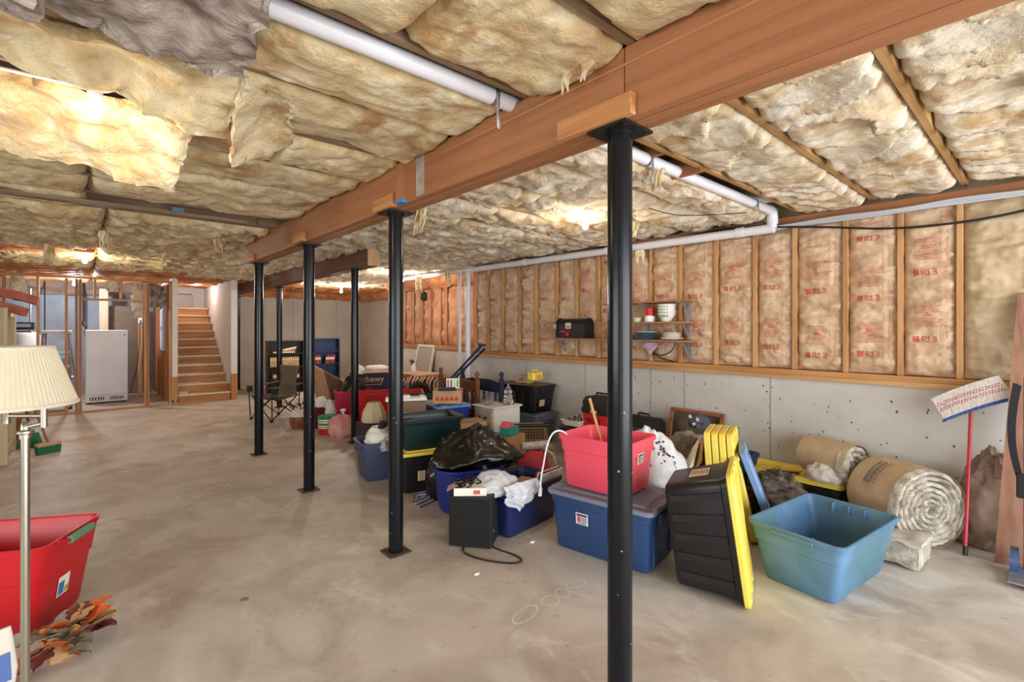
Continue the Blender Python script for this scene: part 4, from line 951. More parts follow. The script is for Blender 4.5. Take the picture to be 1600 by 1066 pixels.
B().tube([(-.08, 0, .59), (-.07, 0, .64), (.07, 0, .64), (.08, 0, .59)], .012, 6).obj('handle', BLACKM, su)
for s in (-1, 1): B().cyl((s * .2, -.03, .02), (s * .2, .03, .02), .02).obj('wheel', BLACK, su)
# framed picture, fabrics and shopping bags
pf = thing('picture_frame', 'wood-framed dark picture propped against the wall behind the heap of fabric', 'picture', (5.16, 2.72, .34), 0)
pf.rotation_euler = (0, R(12), R(0))
FR = wood('frame_wood', (158, 96, 56), (120, 66, 36), 'y')
for y in (-.30, .30): B().box((0, y, .19), (.03, .045, .40), bev=.004).obj('frame_side', FR, pf, smooth=0)
for z in (.01, .37): B().box((0, 0, z), (.03, .60, .045), bev=.004).obj('frame_rail', FR, pf, smooth=0)
B().box((.006, 0, .19), (.008, .58, .34)).obj('print', mat('sepia_print', (104, 92, 82), .25, col2=(56, 50, 46), vs=3), pf, smooth=0)
carton('sagging brown carton under the fabric heap by the wall', (4.95, 2.70, 0), (.5, .62, .33), R(3))
FA = mat('taupe_cloth', (128, 112, 94), .9, col2=(86, 76, 66), vs=14, bump=.5, bs=12, stretch=(1, 3, 1)); FB = mat('grey_cloth', (150, 146, 138), .9, col2=(98, 96, 92), vs=10, bump=.5, bs=12)
tag(B().blob((4.20, 2.32, 0), (.80, .62, .60), 14, .14, 2.0, (56, 36), .3, .32).obj('fabric_heap', FA, smooth=70), 'heap of taupe and brown clothes between the pink tote and the wall', 'clothes')
tag(B().blob((4.62, 2.50, .335), (.46, .46, .26), 15, .14, 2.0, (40, 26), .3, .32).obj('fabric_heap', FB, smooth=70), 'grey clothes on top of the heap in front of the picture', 'clothes')
for k, (x, y, z, a) in enumerate(((3.95, 2.12, .50, 20), (4.02, 2.10, .52, 24), (4.1, 2.08, .53, 30), (4.18, 2.06, .535, 36))):
    tag(B().box((x, y, z), (.40, .018, .24), Euler((R(30), R(-18), R(a))), bev=.003).obj('folded_paper', [PAPER, CARD, FB, CARD][k], smooth=0), ['white', 'tan', 'grey', 'brown'][k] + ' folded sheet fanned out on the clothes heap', 'paper')
sb = tag(B().blob((3.62, 2.30, .265), (.66, .62, .54), 16, .12, 1.6, (60, 40), .4, .34, .35).obj('shopping_bag', BAGW, smooth=80), 'white shopping bags with dark print heaped right of the pink tote', 'plastic bag')
carton('carton hidden under the white shopping bags', (3.62, 2.42, 0), (.42, .42, .26), R(8))
b = B(); rr = random.Random(8)
dg_ = bpy.context.evaluated_depsgraph_get()
for k in range(34):
    a, e = rr.uniform(PI * .95, PI * 1.5), rr.uniform(.5, 1.3)
    d = Vector((math.cos(a) * math.cos(e), math.sin(a) * math.cos(e), math.sin(e)))
    o_ = Vector((3.62, 2.30, .38)) + d * 1.2
    hit, loc, nrm, idx = sb.ray_cast(o_, -d)
    if hit and loc.z > .3:
        q = nrm.orthogonal().normalized(); w = nrm.cross(q); r = rr.uniform(.006, .018)
        b.loft([[loc + nrm * .004 + q * r * math.cos(t_) * rr.uniform(.5, 1.2) + w * r * math.sin(t_) * rr.uniform(.5, 1.2) for t_ in (0, 1.1, 2.2, 3.3, 4.4, 5.4)]], False, True)
o = b.obj('dark_print', mat('bag_ink', (58, 60, 76), .6), sb, smooth=0); o['kind'] = 'stuff'
ft = thing('flag_cloth', 'dark cloth with white stars draped at the picture corner', 'cloth', (4.86, 2.50, .62))
B().blob((0, 0, 0), (.24, .2, .14), 3, .3, 2, (18, 12), .4, .3).obj('cloth', mat('star_navy', (70, 72, 84), .9), ft)
for k, (y, z) in enumerate(((-.05, .10), (.03, .12), (-.01, .05))):
    b = B(); b.loft([[(-.125 + .0 * i, y + (.026 if i % 2 == 0 else .011) * math.cos(i * PI / 5), z + (.026 if i % 2 == 0 else .011) * math.sin(i * PI / 5)) for i in range(10)], [(-.119, y + (.026 if i % 2 == 0 else .011) * math.cos(i * PI / 5), z + (.026 if i % 2 == 0 else .011) * math.sin(i * PI / 5)) for i in range(10)]]); b.obj('star', PAPER, ft, smooth=0)
# ------------------------------------------------------------------ right wall foreground
yt = tote('storage_tote', 'long low black tote with a yellow tray lid under the upper insulation roll', (.84, .38), (.76, .32), .25, BLACK, (5.07, 1.64, 0), R(90), handle=False)
L_, W_ = .86, .41
o = B().loft([[(x, y, z) for x, y in rrect(l, w, .05, 4)] for l, w, z in ((L_ - .1, W_ - .1, .252), (L_, W_, .262), (L_, W_, .31), (L_ - .03, W_ - .03, .312), (L_ - .10, W_ - .09, .275))]).obj('tray_lid', YEL, yt)
for k in (-.2, 0, .2): B().box((k, -.0, .28), (.02, W_ - .14, .02), bev=.003).obj('lid_rib', YEL, o, smooth=0)
tag(B().prism([(4.93, 1.9, .292), (5.08, 1.62, .292), (5.04, 1.6, .292), (4.9, 1.78, .292)], (0, 0, .008)).obj('triangular_offcut', BLACK, smooth=0), 'black triangular offcut lying in the yellow tray lid', 'offcut')
cb2 = tag(B().blob((4.90, 1.36, .314), (.18, .30, .16), 21, .16, 2.0, (40, 26), .3, .35).obj('plastic_bag', mat('clear_bag', (214, 206, 196), .25, bump=.6, bs=10, alpha=.88), smooth=80), 'clear crumpled bag with an orange mark on the yellow tray lid', 'plastic bag')
B().box((4.83, 1.36, .36), (.006, .07, .04), Euler((0, R(20), R(-15)))).obj('orange_mark', mat('orange_print', (224, 92, 50), .6), cb2, smooth=0)
def roll(label, loc, rot, r, ln, seed, turns=4.5, ink=True):
    t = thing('insulation_roll', label, 'insulation roll', loc, rot)
    # axis along local X, front (spiral) face at +X
    n = 40
    def wob(k, x): return r * (1 + .025 * noise.noise(Vector((math.cos(k) * 2, math.sin(k) * 2, x * 3 + seed))))
    B().loft([[(x, wob(2 * PI * k / n, x) * math.cos(2 * PI * k / n), r + wob(2 * PI * k / n, x) * math.sin(2 * PI * k / n)) for k in range(n)] for x in [-ln / 2 + ln * i / 10 for i in range(11)]], True, False).obj('paper_facing', mat('roll_paper', (190, 166, 132), .7, var=.1, vs=7, bump=.4, bs=16), t, smooth=80)
    b = B(); N = 320; sec = []
    for i in range(N + 1):
        a = turns * 2 * PI * i / N; q = .03 + (r - .035) * i / N; th = (r - .03) / turns * .50
        c, s = math.cos(a + 1), math.sin(a + 1)
        q *= 1 + .05 * noise.noise(Vector((c * 2, s * 2, seed + q * 6)))
        j1, j2, j3 = [.026 * noise.fractal(Vector((c * q * 26, s * q * 26, seed + w_)), .8, 2, 3) for w_ in (0, 4, 8)]
        x0 = ln / 2 + .008
        sec.append([(ln / 2 - .06, (q - th) * c, r + (q - th) * s), (x0 + j1 - .01, (q - th * .7) * c, r + (q - th * .7) * s), (x0 + j2, q * c, r + q * s), (x0 + j3 - .01, (q + th * .7) * c, r + (q + th * .7) * s), (ln / 2 - .06, (q + th) * c, r + (q + th) * s)])
    b.loft(sec, True, True).obj('fibre_spiral', mat('roll_fibre', (206, 200, 184), 1, col2=(158, 150, 134), vs=14, bump=.9, bs=40), t, smooth=80)
    B().loft([[(x, q * math.cos(2 * PI * k / 24), r + q * math.sin(2 * PI * k / 24)) for k in range(24)] for x, q in ((ln / 2 - .05, r - .01), (ln / 2 - .06, .01))], False, True).obj('core_backing', MATS['roll_fibre'], t)  # recessed fibre backing that closes the roll end behind the spiral
    if ink:
        b = B(); rr_ = random.Random(seed)
        for row in range(3):
            x = -ln * .12 + row * .035 if False else -ln * .25
            a0 = R(118) + row * .12
            for k in range(9):
                a = a0
                w = rr_.uniform(.02, .035); h = .022 if row < 2 else .012
                xx = -ln * .02 + row * .04 - .08; a = R(150) - k * .085
                b.quad(*[(xx + dx, (r + .014) * math.cos(a + da), r + (r + .014) * math.sin(a + da)) for dx, da in ((0, 0), (w * .7, 0), (w * .7, h / r), (0, h / r))])
        b.obj('grey_print', INKB, t, smooth=0)
    return t
roll('large insulation roll with spiral end on the floor under the mop wall', (4.885, .80, .003), R(-127), .295, .46, 3, 6.5)
roll('smaller insulation roll lying on the yellow tray lid against the wall', (5.055, 1.34, .318), R(-112), .168, .44, 7, 2.6, False)
def Fg(u, v): 
    return Vector((4.23 + .48 * u, .60 + .34 * v + .02 * noise.noise(Vector((u * 6, v * 5, 3))), .19 + .02 * fb(u * 4, v * 4, 2) - .03 * u))
fb_ = thing('insulation_slab', 'flat grey insulation slab lying between the faded blue tote and the large roll', 'insulation')
B().sheet(Fg, 16, 10, (0, 0, -.02)).obj('facing', mat('grey_paper', (190, 186, 174), .8, var=.12, vs=8), fb_)
B().sheet(lambda u, v: Fg(.02 + .96 * u, .03 + .94 * v) - Vector((0, 0, .022)), 16, 10, (0, 0, -.145)).obj('fibre', MATS['roll_fibre'], fb_)
tag(B().blob((4.52, 1.62, 0), (.46, .50, .42), 24, .16, 1.8, (60, 40), .4, .45).obj('insulation_scrap', mat('dark_fibre', (122, 106, 90), 1, col2=(52, 46, 42), vs=12, stretch=(1, 1, 3), bump=1, bs=18), smooth=80), 'dark crumpled insulation scrap behind the faded blue tote', 'insulation')
bt2 = tote('storage_tote', 'shallow dark blue bin by the wall holding a yellow box', (.42, .34), (.36, .28), .40, NAVY, (4.98, 2.22, 0), R(85), handle=False)
yb_ = thing('yellow_box', 'crumpled yellow carton in the shallow dark blue bin', 'box', (4.96, 2.22, .02), R(20)); B().box((0, 0, .22), (.22, .16, .42), Euler((R(6), 0, 0)), bev=.004).obj('carton', YEL, yb_, smooth=0); B().prism([(-.08, -.06, .43), (.08, -.06, .43), (0, -.06, .52)], (0, .1, 0)).obj('torn_flap', PAPER, yb_, smooth=0)
# mop
mp = thing('flat_mop', 'red-handled flat mop leaning head-up on the concrete wall', 'mop', (4.83, .44, 0))
top = Vector((.335, -.005, 1.14))
B().cyl((0, 0, .07), top, .012, n=12).obj('handle', mat('mop_red', (178, 34, 54), .3), mp)
B().cyl(top * .0 + Vector((0, 0, 0)), Vector((.021, 0, .072)), .0145, .016, 12).obj('grip', BLACK, mp)
B().cyl(top - Vector((.01, 0, .04)), top + Vector((.012, 0, .02)), .016).obj('socket', DARKSTEEL, mp)
def Fm(u, v):
    a = -.22 + .44 * u; d = Vector((.10, -.76, .42)).normalized(); w = Vector((.05, .40, .74)).normalized()
    p = top + Vector((-.022, 0, .0)) + d * a + w * ((v - .5) * .17)
    return p + Vector((-.01, 0, -.28 * a * a)) + Vector((.008 * noise.noise(Vector((u * 30, v * 12, 0))), 0, .006 * noise.noise(Vector((u * 40, v * 5, 2)))))
pd = B().sheet(Fm, 40, 12, (-.018, 0, 0)).obj('mop_pad', mat('mop_fibre', (222, 214, 206), .95, bump=.8, bs=60), mp, smooth=60)
b = B()
for row, v in enumerate((.34, .42, .56, .64)):
    for k in range(22):
        u = .02 + k * .044 + (.02 if row % 2 else 0)
        if u > .96: continue
        P = [Fm(u, v), Fm(u + .02, v), Fm(u + .02, v + .05), Fm(u, v + .05)]; b.quad(*[p + Vector((-.0205, 0, 0)) for p in P])
b.obj('red_stitching', INK if False else mat('stitch_red', (186, 60, 70), .9), pd, smooth=0)
b = B()
for k in range(46):
    u = k / 46; p = Fm(u + .01, .0); b.tube([p, p + Vector((-.012, .012, -.03))], .0065, 5)
b.obj('blue_fringe', mat('fringe_blue', (60, 96, 160), .9), pd)
# board, hand truck, bag of fibre, strip on floor
bo_ = thing('plank_board', 'wide reddish board leaning against the wall at the right edge', 'board')
B().prism([(4.83, .29, 0), (4.87, .13, 0), (5.285, .03, 1.92), (5.245, .19, 1.92)], (.022, 0, .005)).obj('board', wood('red_board', (146, 102, 78), (118, 80, 58), 'z'), bo_, smooth=0)
ht = thing('hand_truck', 'blue steel hand truck with a black strap at the right edge', 'hand truck', (4.66, .10, 0))
HB = mat('truck_blue', (58, 84, 122), .4, var=.1, vs=12)
for y in (.02, -.28):
    B().box((.02, y, .70), (.045, .045, 1.28), bev=.006).obj('upright', HB, ht, smooth=0)
B().box((.0, -.13, .018), (.03, .44, .1)).obj('axle_plate', HB, ht, smooth=0)
B().box((-.10, -.12, .035), (.24, .46, .012), bev=.003).obj('toe_plate', GALV, ht, smooth=0)
for z in (.35, .75, 1.15): B().box((.02, -.13, z), (.03, .26, .03)).obj('cross_bar', HB, ht, smooth=0)
for y in (.085, -.36): 
    w_ = B().cyl((.06, y - .02, .09), (.06, y + .02, .09), .09, n=20).obj('wheel', HB, ht); B().cyl((.06, y - .025, .09), (.06, y + .025, .09), .03, n=12).obj('hub', GALV, w_)
def Fs(u, v):
    z = 1.28 - .62 * u; return Vector((-.01 - .02 * math.sin(u * PI) , .07 + .055 * math.sin(u * 2.4) - .05 * u + (v - .5) * .04, z + .02 * v))
B().sheet(Fs, 14, 2, (-.006, 0, 0)).obj('strap', mat('webbing_black', (26, 26, 30), .8), ht)
B().box((-.02, .045, .62), (.03, .06, .16), bev=.006).obj('strap_end', MATS['webbing_black'], ht, smooth=0)
ib = tag(B().blob((5.13, .30, 0), (.28, .52, .74), 27, .12, 2.4, (70, 46), .7, .30, .45).obj('insulation_sack', mat('sack_brown', (172, 150, 138), .35, col2=(112, 86, 72), vs=5, bump=.6, bs=9, stretch=(1, 1, .7)), smooth=80), 'crumpled plastic sack of pinkish-brown insulation behind the mop handle', 'insulation sack')
tag(B().box((5.24, 0.0, .035), (.03, .50, .07), bev=.003).obj('white_strip', WHITE, smooth=0), 'white trim strip lying along the wall beside the brown sack', 'trim')
tag(B().box((5.275, 4.55, .04), (.03, .8, .08), bev=.003).obj('white_strip', mat('cream_strip', (216, 206, 188), .6), smooth=0), 'cream trim strip on the floor by the wall stack', 'trim')
tag(B().box((5.27, 2.1, .05), (.04, 1.6, .09), bev=.003).obj('long_timber', pine('y'), smooth=0), 'long brown timber lying along the wall behind the low black tote', 'timber')

# ------------------------------------------------------------------ far heap, between the posts
red = tote('storage_tote', 'big red open bin in the middle of the far heap', (1.0, .58), (.86, .46), .64, RED, (3.72, 7.10, 0), R(-28), handle=False)
tote('storage_tote', 'dark green open bin right of the big red bin', (.80, .52), (.70, .42), .62, mat('forest_plastic', (22, 56, 48), .4), (4.10, 6.05, 0), R(-60), handle=False) if False else None
dgb = tote('storage_tote', 'dark green open bin in front of the big red bin', (.50, .40), (.42, .32), .69, mat('forest_plastic', (22, 56, 48), .4), (3.70, 6.10, 0), R(-40), handle=False)
mgb = tote('storage_tote', 'magenta open bin behind the cardboard sheets', (.60, .46), (.52, .38), .60, mat('magenta_plastic', (176, 26, 66), .4), (3.50, 8.02, 0), R(-20), handle=False)
tag(B().blob((3.50, 8.02, .42), (.44, .34, .50), 33, .14, 1.8, (36, 24), .5, .3, .3).obj('garbage_bag', BAGB, smooth=80), 'black garbage bag stuffed into the magenta bin', 'garbage bag')
tag(B().blob((3.58, 8.04, .86), (.24, .22, .16), 34, .2, 2.5, (16, 12), .5).obj('white_cloth', PAPER, smooth=70), 'white cloth on top of the black bag in the magenta bin', 'cloth')
carton('plain brown carton under the navy lettered carton', (4.14, 8.42, 0), (.66, .46, .54), R(-18))
ch = thing('cardboard_box', 'navy cardboard carton with an orange lettered name behind the big red bin', 'box', (4.12, 8.40, .545), R(-18))
NVC = mat('navy_card', (40, 46, 74), .75)
B().box((0, 0, .16), (.70, .46, .32), bev=.003).obj('carton', NVC, ch, smooth=0)
for x in (-.352, ): B().box((x, -.232, .16), (.012, .012, .32)).obj('pale_edge', CARD, ch, smooth=0)
for s in (-1, 1): B().box((0, s * .27, .325), (.68, .12, .004), Euler((R(-s * 14), 0, 0))).obj('flap', CARD, ch, smooth=0)
def words(body, size, m, parent, loc, rot, name='lettering'):
    cu = bpy.data.curves.new('t', 'FONT'); cu.body = body; cu.size = size; cu.align_x = 'CENTER'; cu.offset = size * .012
    to = bpy.data.objects.new('t', cu); COL.objects.link(to); me = bpy.data.meshes.new_from_object(to); bpy.data.objects.remove(to)
    me.materials.clear(); me.materials.append(m); return link(name, me, parent, loc, rot)
ORG = mat('orange_card_ink', (214, 156, 116), .7)
words('chewy', .15, ORG, ch, (-.10, -.2325, .14), (R(90), 0, 0)); B().box((-.10, -.232, .09), (.30, .002, .012)).obj('small_line', ORG, ch, smooth=0)
words('chewy', .13, ORG, ch, (-.3525, .0, .14), (R(90), 0, R(-90)))
tag(B().blob((4.12, 8.40, .872), (.5, .3, .10), 36, .2, 2.4, (20, 12), .3).obj('white_stuffing', PAPER, smooth=70), 'white crumpled stuffing on top of the navy lettered carton', 'stuffing')
# table lampshade and its carton
carton('dark carton under the small cream lampshade', (3.0, 6.22, 0), (.34, .34, .38), R(10), m=mat('dark_carton', (60, 44, 40), .8))
ls = thing('table_lampshade', 'small cream panelled lampshade sitting in front of the big red bin', 'lampshade', (3.0, 6.20, .385))
b = B(); n = 8
b.loft([[(r * math.cos(2 * PI * k / n + .2), r * math.sin(2 * PI * k / n + .2), z) for k in range(n)] for r, z in ((.165, 0), (.17, .03), (.15, .13), (.085, .26), (.08, .26), (.145, .13), (.16, .03), (.16, 0))], False, False).obj('shade', mat('old_cream', (222, 208, 170), .85), ls, smooth=0)
for k in range(8):
    a = 2 * PI * k / n + .2; B().tube([(.168 * math.cos(a), .168 * math.sin(a), .02), (.15 * math.cos(a), .15 * math.sin(a), .13), (.084 * math.cos(a), .084 * math.sin(a), .258)], .004, 5).obj('seam', MATS['old_cream'], ls)
B().blob((0.0, 0, 0.0), (.1, .1, .1), 1, .05).obj('finial', RED, ls)
# items around the third post
tn = thing('popcorn_tin', 'round green, white and red striped tin on the floor behind the third post', 'tin', (2.90, 7.62, 0))
B().lathe([(.135, 0), (.138, .004), (.138, .10)], 28, cap=True).obj('red_band', RED, tn)
B().lathe([(.138, .10), (.138, .15)], 28).obj('white_band', PAPER, tn); B().lathe([(.138, .15), (.138, .18)], 28).obj('green_band', mat('tin_green', (30, 130, 84), .4), tn); B().lathe([(.138, .18), (.138, .24)], 28).obj('white_band', PAPER, tn)
B().lathe([(.142, .24), (.142, .275), (.13, .285), (.01, .29)], 28).obj('lid', MATS['tin_green'], tn)
b = B()
for k in range(28):
    a = 2 * PI * k / 28
    for z, m_ in ((.125, 0), (.21, 1)):
        b.box((.139 * math.cos(a), .139 * math.sin(a), z), (.004, .016, .022 if k % 2 else .012), Euler((0, 0, a)))
b.obj('figure_print', MATS['tin_green'], tn, smooth=0)
nb = tag(B().blob((0, 0, 0), (.44, .40, .34), 41, .15, 1.6, (26, 18), .5, .2).obj('netted_bag', mat('net_red', (206, 120, 112), .45, col2=(226, 178, 168), vs=6, bump=.6, bs=12), smooth=80), 'see-through bag of red ornaments tied at the top beside the striped tin', 'bag'); nb.location = (3.02, 7.30, 0)
B().lathe([(.02, .30), (.012, .34), (.05, .40), (.03, .41)], 10).obj('tied_top', BAGW, nb)
nb2 = tag(B().blob((3.18, 6.60, 0), (.26, .22, .34), 42, .2, 1.8, (20, 14), .5, .2).obj('netted_bag', MATS['net_red'], smooth=80), 'second see-through red bag behind the post at the second beam', 'bag')
bs = thing('covered_basket', 'round basket with a white bulging cover left of the third post', 'basket', (2.72, 8.35, 0))
B().lathe([(.13, 0), (.16, .10), (.15, .20), (.13, .20)], 20).obj('basket', TURNED, bs); B().blob((0, 0, .10), (.30, .30, .26), 4, .08, 1.6, (18, 12), .6).obj('cover', mat('basket_white', (214, 204, 198), .6), bs)
b = B()
for k in range(14): b.tube([(.1 * math.cos(k), .1 * math.sin(k), .30), (.2 * math.cos(k * 1.3), .2 * math.sin(k * 1.7), .42)], .008, 5)
b.obj('twigs', mat('twig_green', (40, 44, 36), .9), bs)
for k, (x, y, z, d, lab, m) in enumerate(((2.98, 8.2, .0, (.34, .3, .34), 'dark red stuffed toy in the pile behind the striped tin', mat('maroon_plush', (96, 30, 34), .95)), (3.16, 8.15, .0, (.26, .24, .44), 'white stuffed toy in the pile behind the striped tin', MATS['plush_white']), (3.02, 8.22, .33, (.20, .18, .18), 'small white stuffed head on top of the toy pile', MATS['plush_white']), (3.32, 7.95, 0, (.22, .2, .26), 'tan stuffed toy at the right of the toy pile', mat('tan_plush', (176, 140, 112), .95)))):
    tag(B().blob((x, y, z), d, 50 + k, .2, 2, (16, 12), .6, .2).obj('stuffed_toy', m, smooth=70), lab, 'soft toy')
# cardboard sheets leaning
for k in range(7):
    t = thing('cardboard_sheet', ['foremost tan cardboard sheet', 'second cardboard sheet from the front', 'third cardboard sheet from the front', 'fourth cardboard sheet from the front', 'third cardboard sheet from the back', 'second cardboard sheet from the back', 'rearmost cardboard sheet'][k] + ' in the leaning stack behind the third post', 'cardboard')
    lean = .26; x = 3.40 + .042 * k; y0 = 9.30 - .035 * k
    p = [(x - .02, y0 - .10, 0), (x + .02, y0 - .74, 0), (x + .02 - lean, y0 - .74, .92 - .03 * k), (x - .02 - lean, y0 - .08, 1.04 - .03 * k)]
    B().prism(p, (.028, .002, 0)).obj('sheet', CARD if k == 0 else CARDE, t, smooth=0)
# camp chair
cc = thing('camp_chair', 'folding brown-grey camp chair standing open in the far middle', 'chair', (2.66, 9.50, 0), R(-72))
S_ = .30
FT = [(-S_, -.27, 0), (S_, -.27, 0), (S_, .27, 0), (-S_, .27, 0)]
for a, b_ in ((0, 1), (1, 0), (1, 2), (2, 1), (2, 3), (3, 2), (3, 0), (0, 3)):
    p0 = Vector(FT[a]); p1 = Vector(FT[b_]); p1.z = .44
    if a in (2, 3) or b_ in (2, 3): pass
    B().tube([p0 + Vector((0, 0, .02)), p1 * .98 + Vector((0, 0, .008))], .0105, 6).obj('leg', BLACKM, cc)
for p in FT: B().box((p[0], p[1], .015), (.05, .05, .03), bev=.006).obj('foot', BLACK, cc, smooth=0)
for s in (-1, 1):
    B().tube([(s * S_, .27, .02), (s * (S_ + .0), .30, .92)], .0105, 6).obj('back_pole', BLACKM, cc)
    B().tube([(s * (S_ + .02), -.27, .02), (s * (S_ + .04), -.29, .60)], .0105, 6).obj('front_pole', BLACKM, cc)
    B().sheet(lambda u, v: Vector((s * (S_ + .04) + (v - .5) * .11, -.32 + .62 * u, .615 + .035 * u - .02 * math.sin(u * PI))), 8, 3, (0, 0, -.012)).obj('armrest', BROWNM, cc)
    B().lathe([(.045, .50), (.05, .60), (.048, .60), (.043, .51)], 14, (s * (S_ + .06), -.26, 0)).obj('cup_holder', BLACKM, cc)
B().sheet(lambda u, v: Vector(((u - .5) * .56, -.27 + .52 * v, .44 - .08 * math.sin(u * PI) * (1 - abs(2 * v - 1) ** 3) - .03 * v)), 10, 10, (0, 0, -.008)).obj('seat', BROWNM, cc)
B().sheet(lambda u, v: Vector(((u - .5) * (.58 - .12 * math.sin(v * PI)), .24 + .05 * v - .05 * math.sin(u * PI), .42 + .54 * v)), 10, 10, (0, .008, 0)).obj('backrest', BROWNM, cc)
# bookcases
def bookcase(label, loc, rot, w, h, d, m, shelves, back=None):
    t = thing('bookcase', label, 'bookcase', loc, rot)
    for s in (-1, 1): B().box((s * (w / 2 - .012), 0, h / 2), (.024, d, h)).obj('side_panel', m, t, smooth=0)
    B().box((0, d / 2 - .006, h / 2), (w - .05, .01, h - .02)).obj('back_panel', back or m, t, smooth=0)
    for z in shelves: B().box((0, 0, z), (w - .05, d - .02, .022)).obj('shelf', m, t, smooth=0)
    return t
DKW = mat('espresso_wood', (46, 30, 26), .5); BLW = mat('blue_laminate', (36, 70, 130), .4)
BX, BY = 3.98, 13.2
bookcase('dark brown bookcase behind the camp chair, left of the blue one', (BX - .05, BY, 0), R(-8), .86, 1.33, .32, DKW, (.012, .36, .66, 1.0, 1.318))
bookcase('bright blue bookcase right of the dark brown one', (BX + .83, BY - .17, 0), R(-8), .86, 1.38, .32, mat('navy_laminate', (24, 34, 64), .4), (.012, .36, .70, 1.04, 1.368), BLW)
rr = random.Random(12)
dx, dy = math.cos(R(-8)), math.sin(R(-8))
for k in range(13):
    q = -.35 + k * .052
    x = BX - .05 + q * dx; y = BY - .07 + q * dy; h = .24
    t = thing('magazine', ['first', 'second', 'third', 'fourth', 'fifth', 'sixth', 'seventh', 'eighth', 'ninth', 'tenth', 'eleventh', 'twelfth', 'thirteenth'][k] + ' tan magazine from the left in the long row on the dark bookcase', 'magazine', (x, y, .672), R(-8), 'tan magazines on the dark bookcase')
    B().box((0, 0, h / 2), (.045, .2, h), bev=.002).obj('cover', mat('tan_spine', (196, 162, 116), .6, var=.2, vs=30), t, smooth=0)
    B().box((0, -.101, h * .75), (.03, .003, .03)).obj('spine_label', PAPER, t, smooth=0)
for k in range(3):
    tag(B().box((BX - .05 + (.0) * dx, BY - .09, .39 + .035 * k), (.62, .2, .03), Euler((0, 0, R(-8 + 2 * k)))).obj('flat_magazine', CARD if k != 1 else PAPER, smooth=0), ['bottom tan', 'middle white', 'top tan'][k] + ' magazine of the flat pile low on the dark bookcase', 'magazine')
for k in range(4):
    tag(B().box((BX - .1 + .04 * k, BY - .07, 1.035 + .03 * k), (.5 - .06 * k, .2, .025), Euler((0, R(-4 * k), R(-8 + 5 * k)))).obj('paper_pile', [PAPER, mat('pinkish_paper', (196, 140, 130), .8), CARD, PAPER][k], smooth=0), ['lowest white', 'pinkish', 'tan', 'topmost white'][k] + ' sheaf of papers on the top shelf of the dark bookcase', 'papers')
for k in range(12):
    q = -.37 + k * .046
    if k > 6: q += .10
    t = thing('paperback', ['maroon', 'slate', 'bright red'][k % 3] + ' book with white spine label, ' + ['first', 'second', 'third', 'fourth', 'fifth', 'sixth', 'seventh', 'eighth', 'ninth', 'tenth', 'eleventh', 'twelfth', 'thirteenth'][k] + ' from the left on the blue bookcase', 'book', (BX + .83 + q * dx, BY - .25 + q * dy, .712), (0, R(0 if k < 7 else 10), R(-8)), 'books on the blue bookcase')
    B().box((0, 0, .11), (.042, .17, .22), bev=.002).obj('cover', [mat('book_maroon', (110, 40, 44), .6), mat('book_slate', (70, 60, 80), .6), RED][k % 3], t, smooth=0)
    B().box((0, -.087, .14), (.03, .003, .06)).obj('spine_label', PAPER, t, smooth=0)
# leaning panel, spray bottle, blanket
lp = thing('leaning_panel', 'grey panel in a pale frame leaning on the far right wall', 'panel', (5.62, 9.52, .0), 0); lp.rotation_euler = (0, R(12), 0)
B().box((0, 0, .65), (.02, .62, 1.22)).obj('panel', mat('panel_taupe', (150, 142, 134), .6), lp, smooth=0)
FP = mat('pale_frame', (206, 196, 176), .5)
for y in (-.33, .33): B().box((-.004, y, .65), (.04, .05, 1.30)).obj('frame_side', FP, lp, smooth=0)
for z in (.025, 1.275): B().box((-.004, 0, z), (.04, .61, .05)).obj('frame_rail', FP, lp, smooth=0)
carton('brown carton beneath the spray bottle, in front of the leaning panel', (5.1, 8.55, 0), (.6, .9, .75), R(5))
sy = thing('spray_bottle', 'white spray bottle with a dark green trigger head before the leaning panel', 'spray bottle', (5.02, 8.62, .755))
B().lathe([(.05, 0), (.055, .02), (.05, .12), (.02, .19), (.018, .21)], 16).obj('bottle', WHITE, sy); B().box((-.02, .03, .235), (.05, .13, .05), Euler((R(15), 0, 0)), bev=.01).obj('trigger_head', mat('spray_green', (40, 66, 70), .5), sy, smooth=0); B().box((0, .08, .19), (.02, .02, .07), Euler((R(-20), 0, 0))).obj('trigger', MATS['spray_green'], sy, smooth=0)
tote('storage_tote', 'dark blue tote with a striped blanket thrown over it', (.80, .52), (.70, .44), .58, mat('midnight_plastic', (26, 32, 58), .45), (4.65, 7.75, 0), R(-40), handle=False)
def stripes(name):
    m = mat(name, (220, 190, 160), .95); nt = m.node_tree; tc = nt.nodes.new('ShaderNodeTexCoord'); w = nt.nodes.new('ShaderNodeTexWave'); w.inputs['Scale'].default_value = 2.4; w.inputs['Distortion'].default_value = 2.5; r = nt.nodes.new('ShaderNodeValToRGB'); r.color_ramp.interpolation = 'CONSTANT'
    e = r.color_ramp.elements; e[0].color = lin((60, 44, 40)); e[1].position = .3; e[1].color = lin((206, 130, 96)); x = e.new(.55); x.color = lin((226, 206, 184)); x = e.new(.8); x.color = lin((120, 76, 60))
    nt.links.new(tc.outputs['Object'], w.inputs['Vector']); nt.links.new(w.outputs['Fac'], r.inputs[0]); nt.links.new(r.outputs[0], nt.nodes['Principled BSDF'].inputs['Base Color']); return m
bl = tag(B().blob((0, 0, 0), (.95, .70, .24), 61, .15, 2, (44, 28), .3, .3).obj('blanket', stripes('striped_wool'), smooth=80), 'brown, orange and cream striped blanket on the dark blue tote', 'blanket'); bl.location = (4.65, 7.75, .53); bl.rotation_euler.z = R(-40)
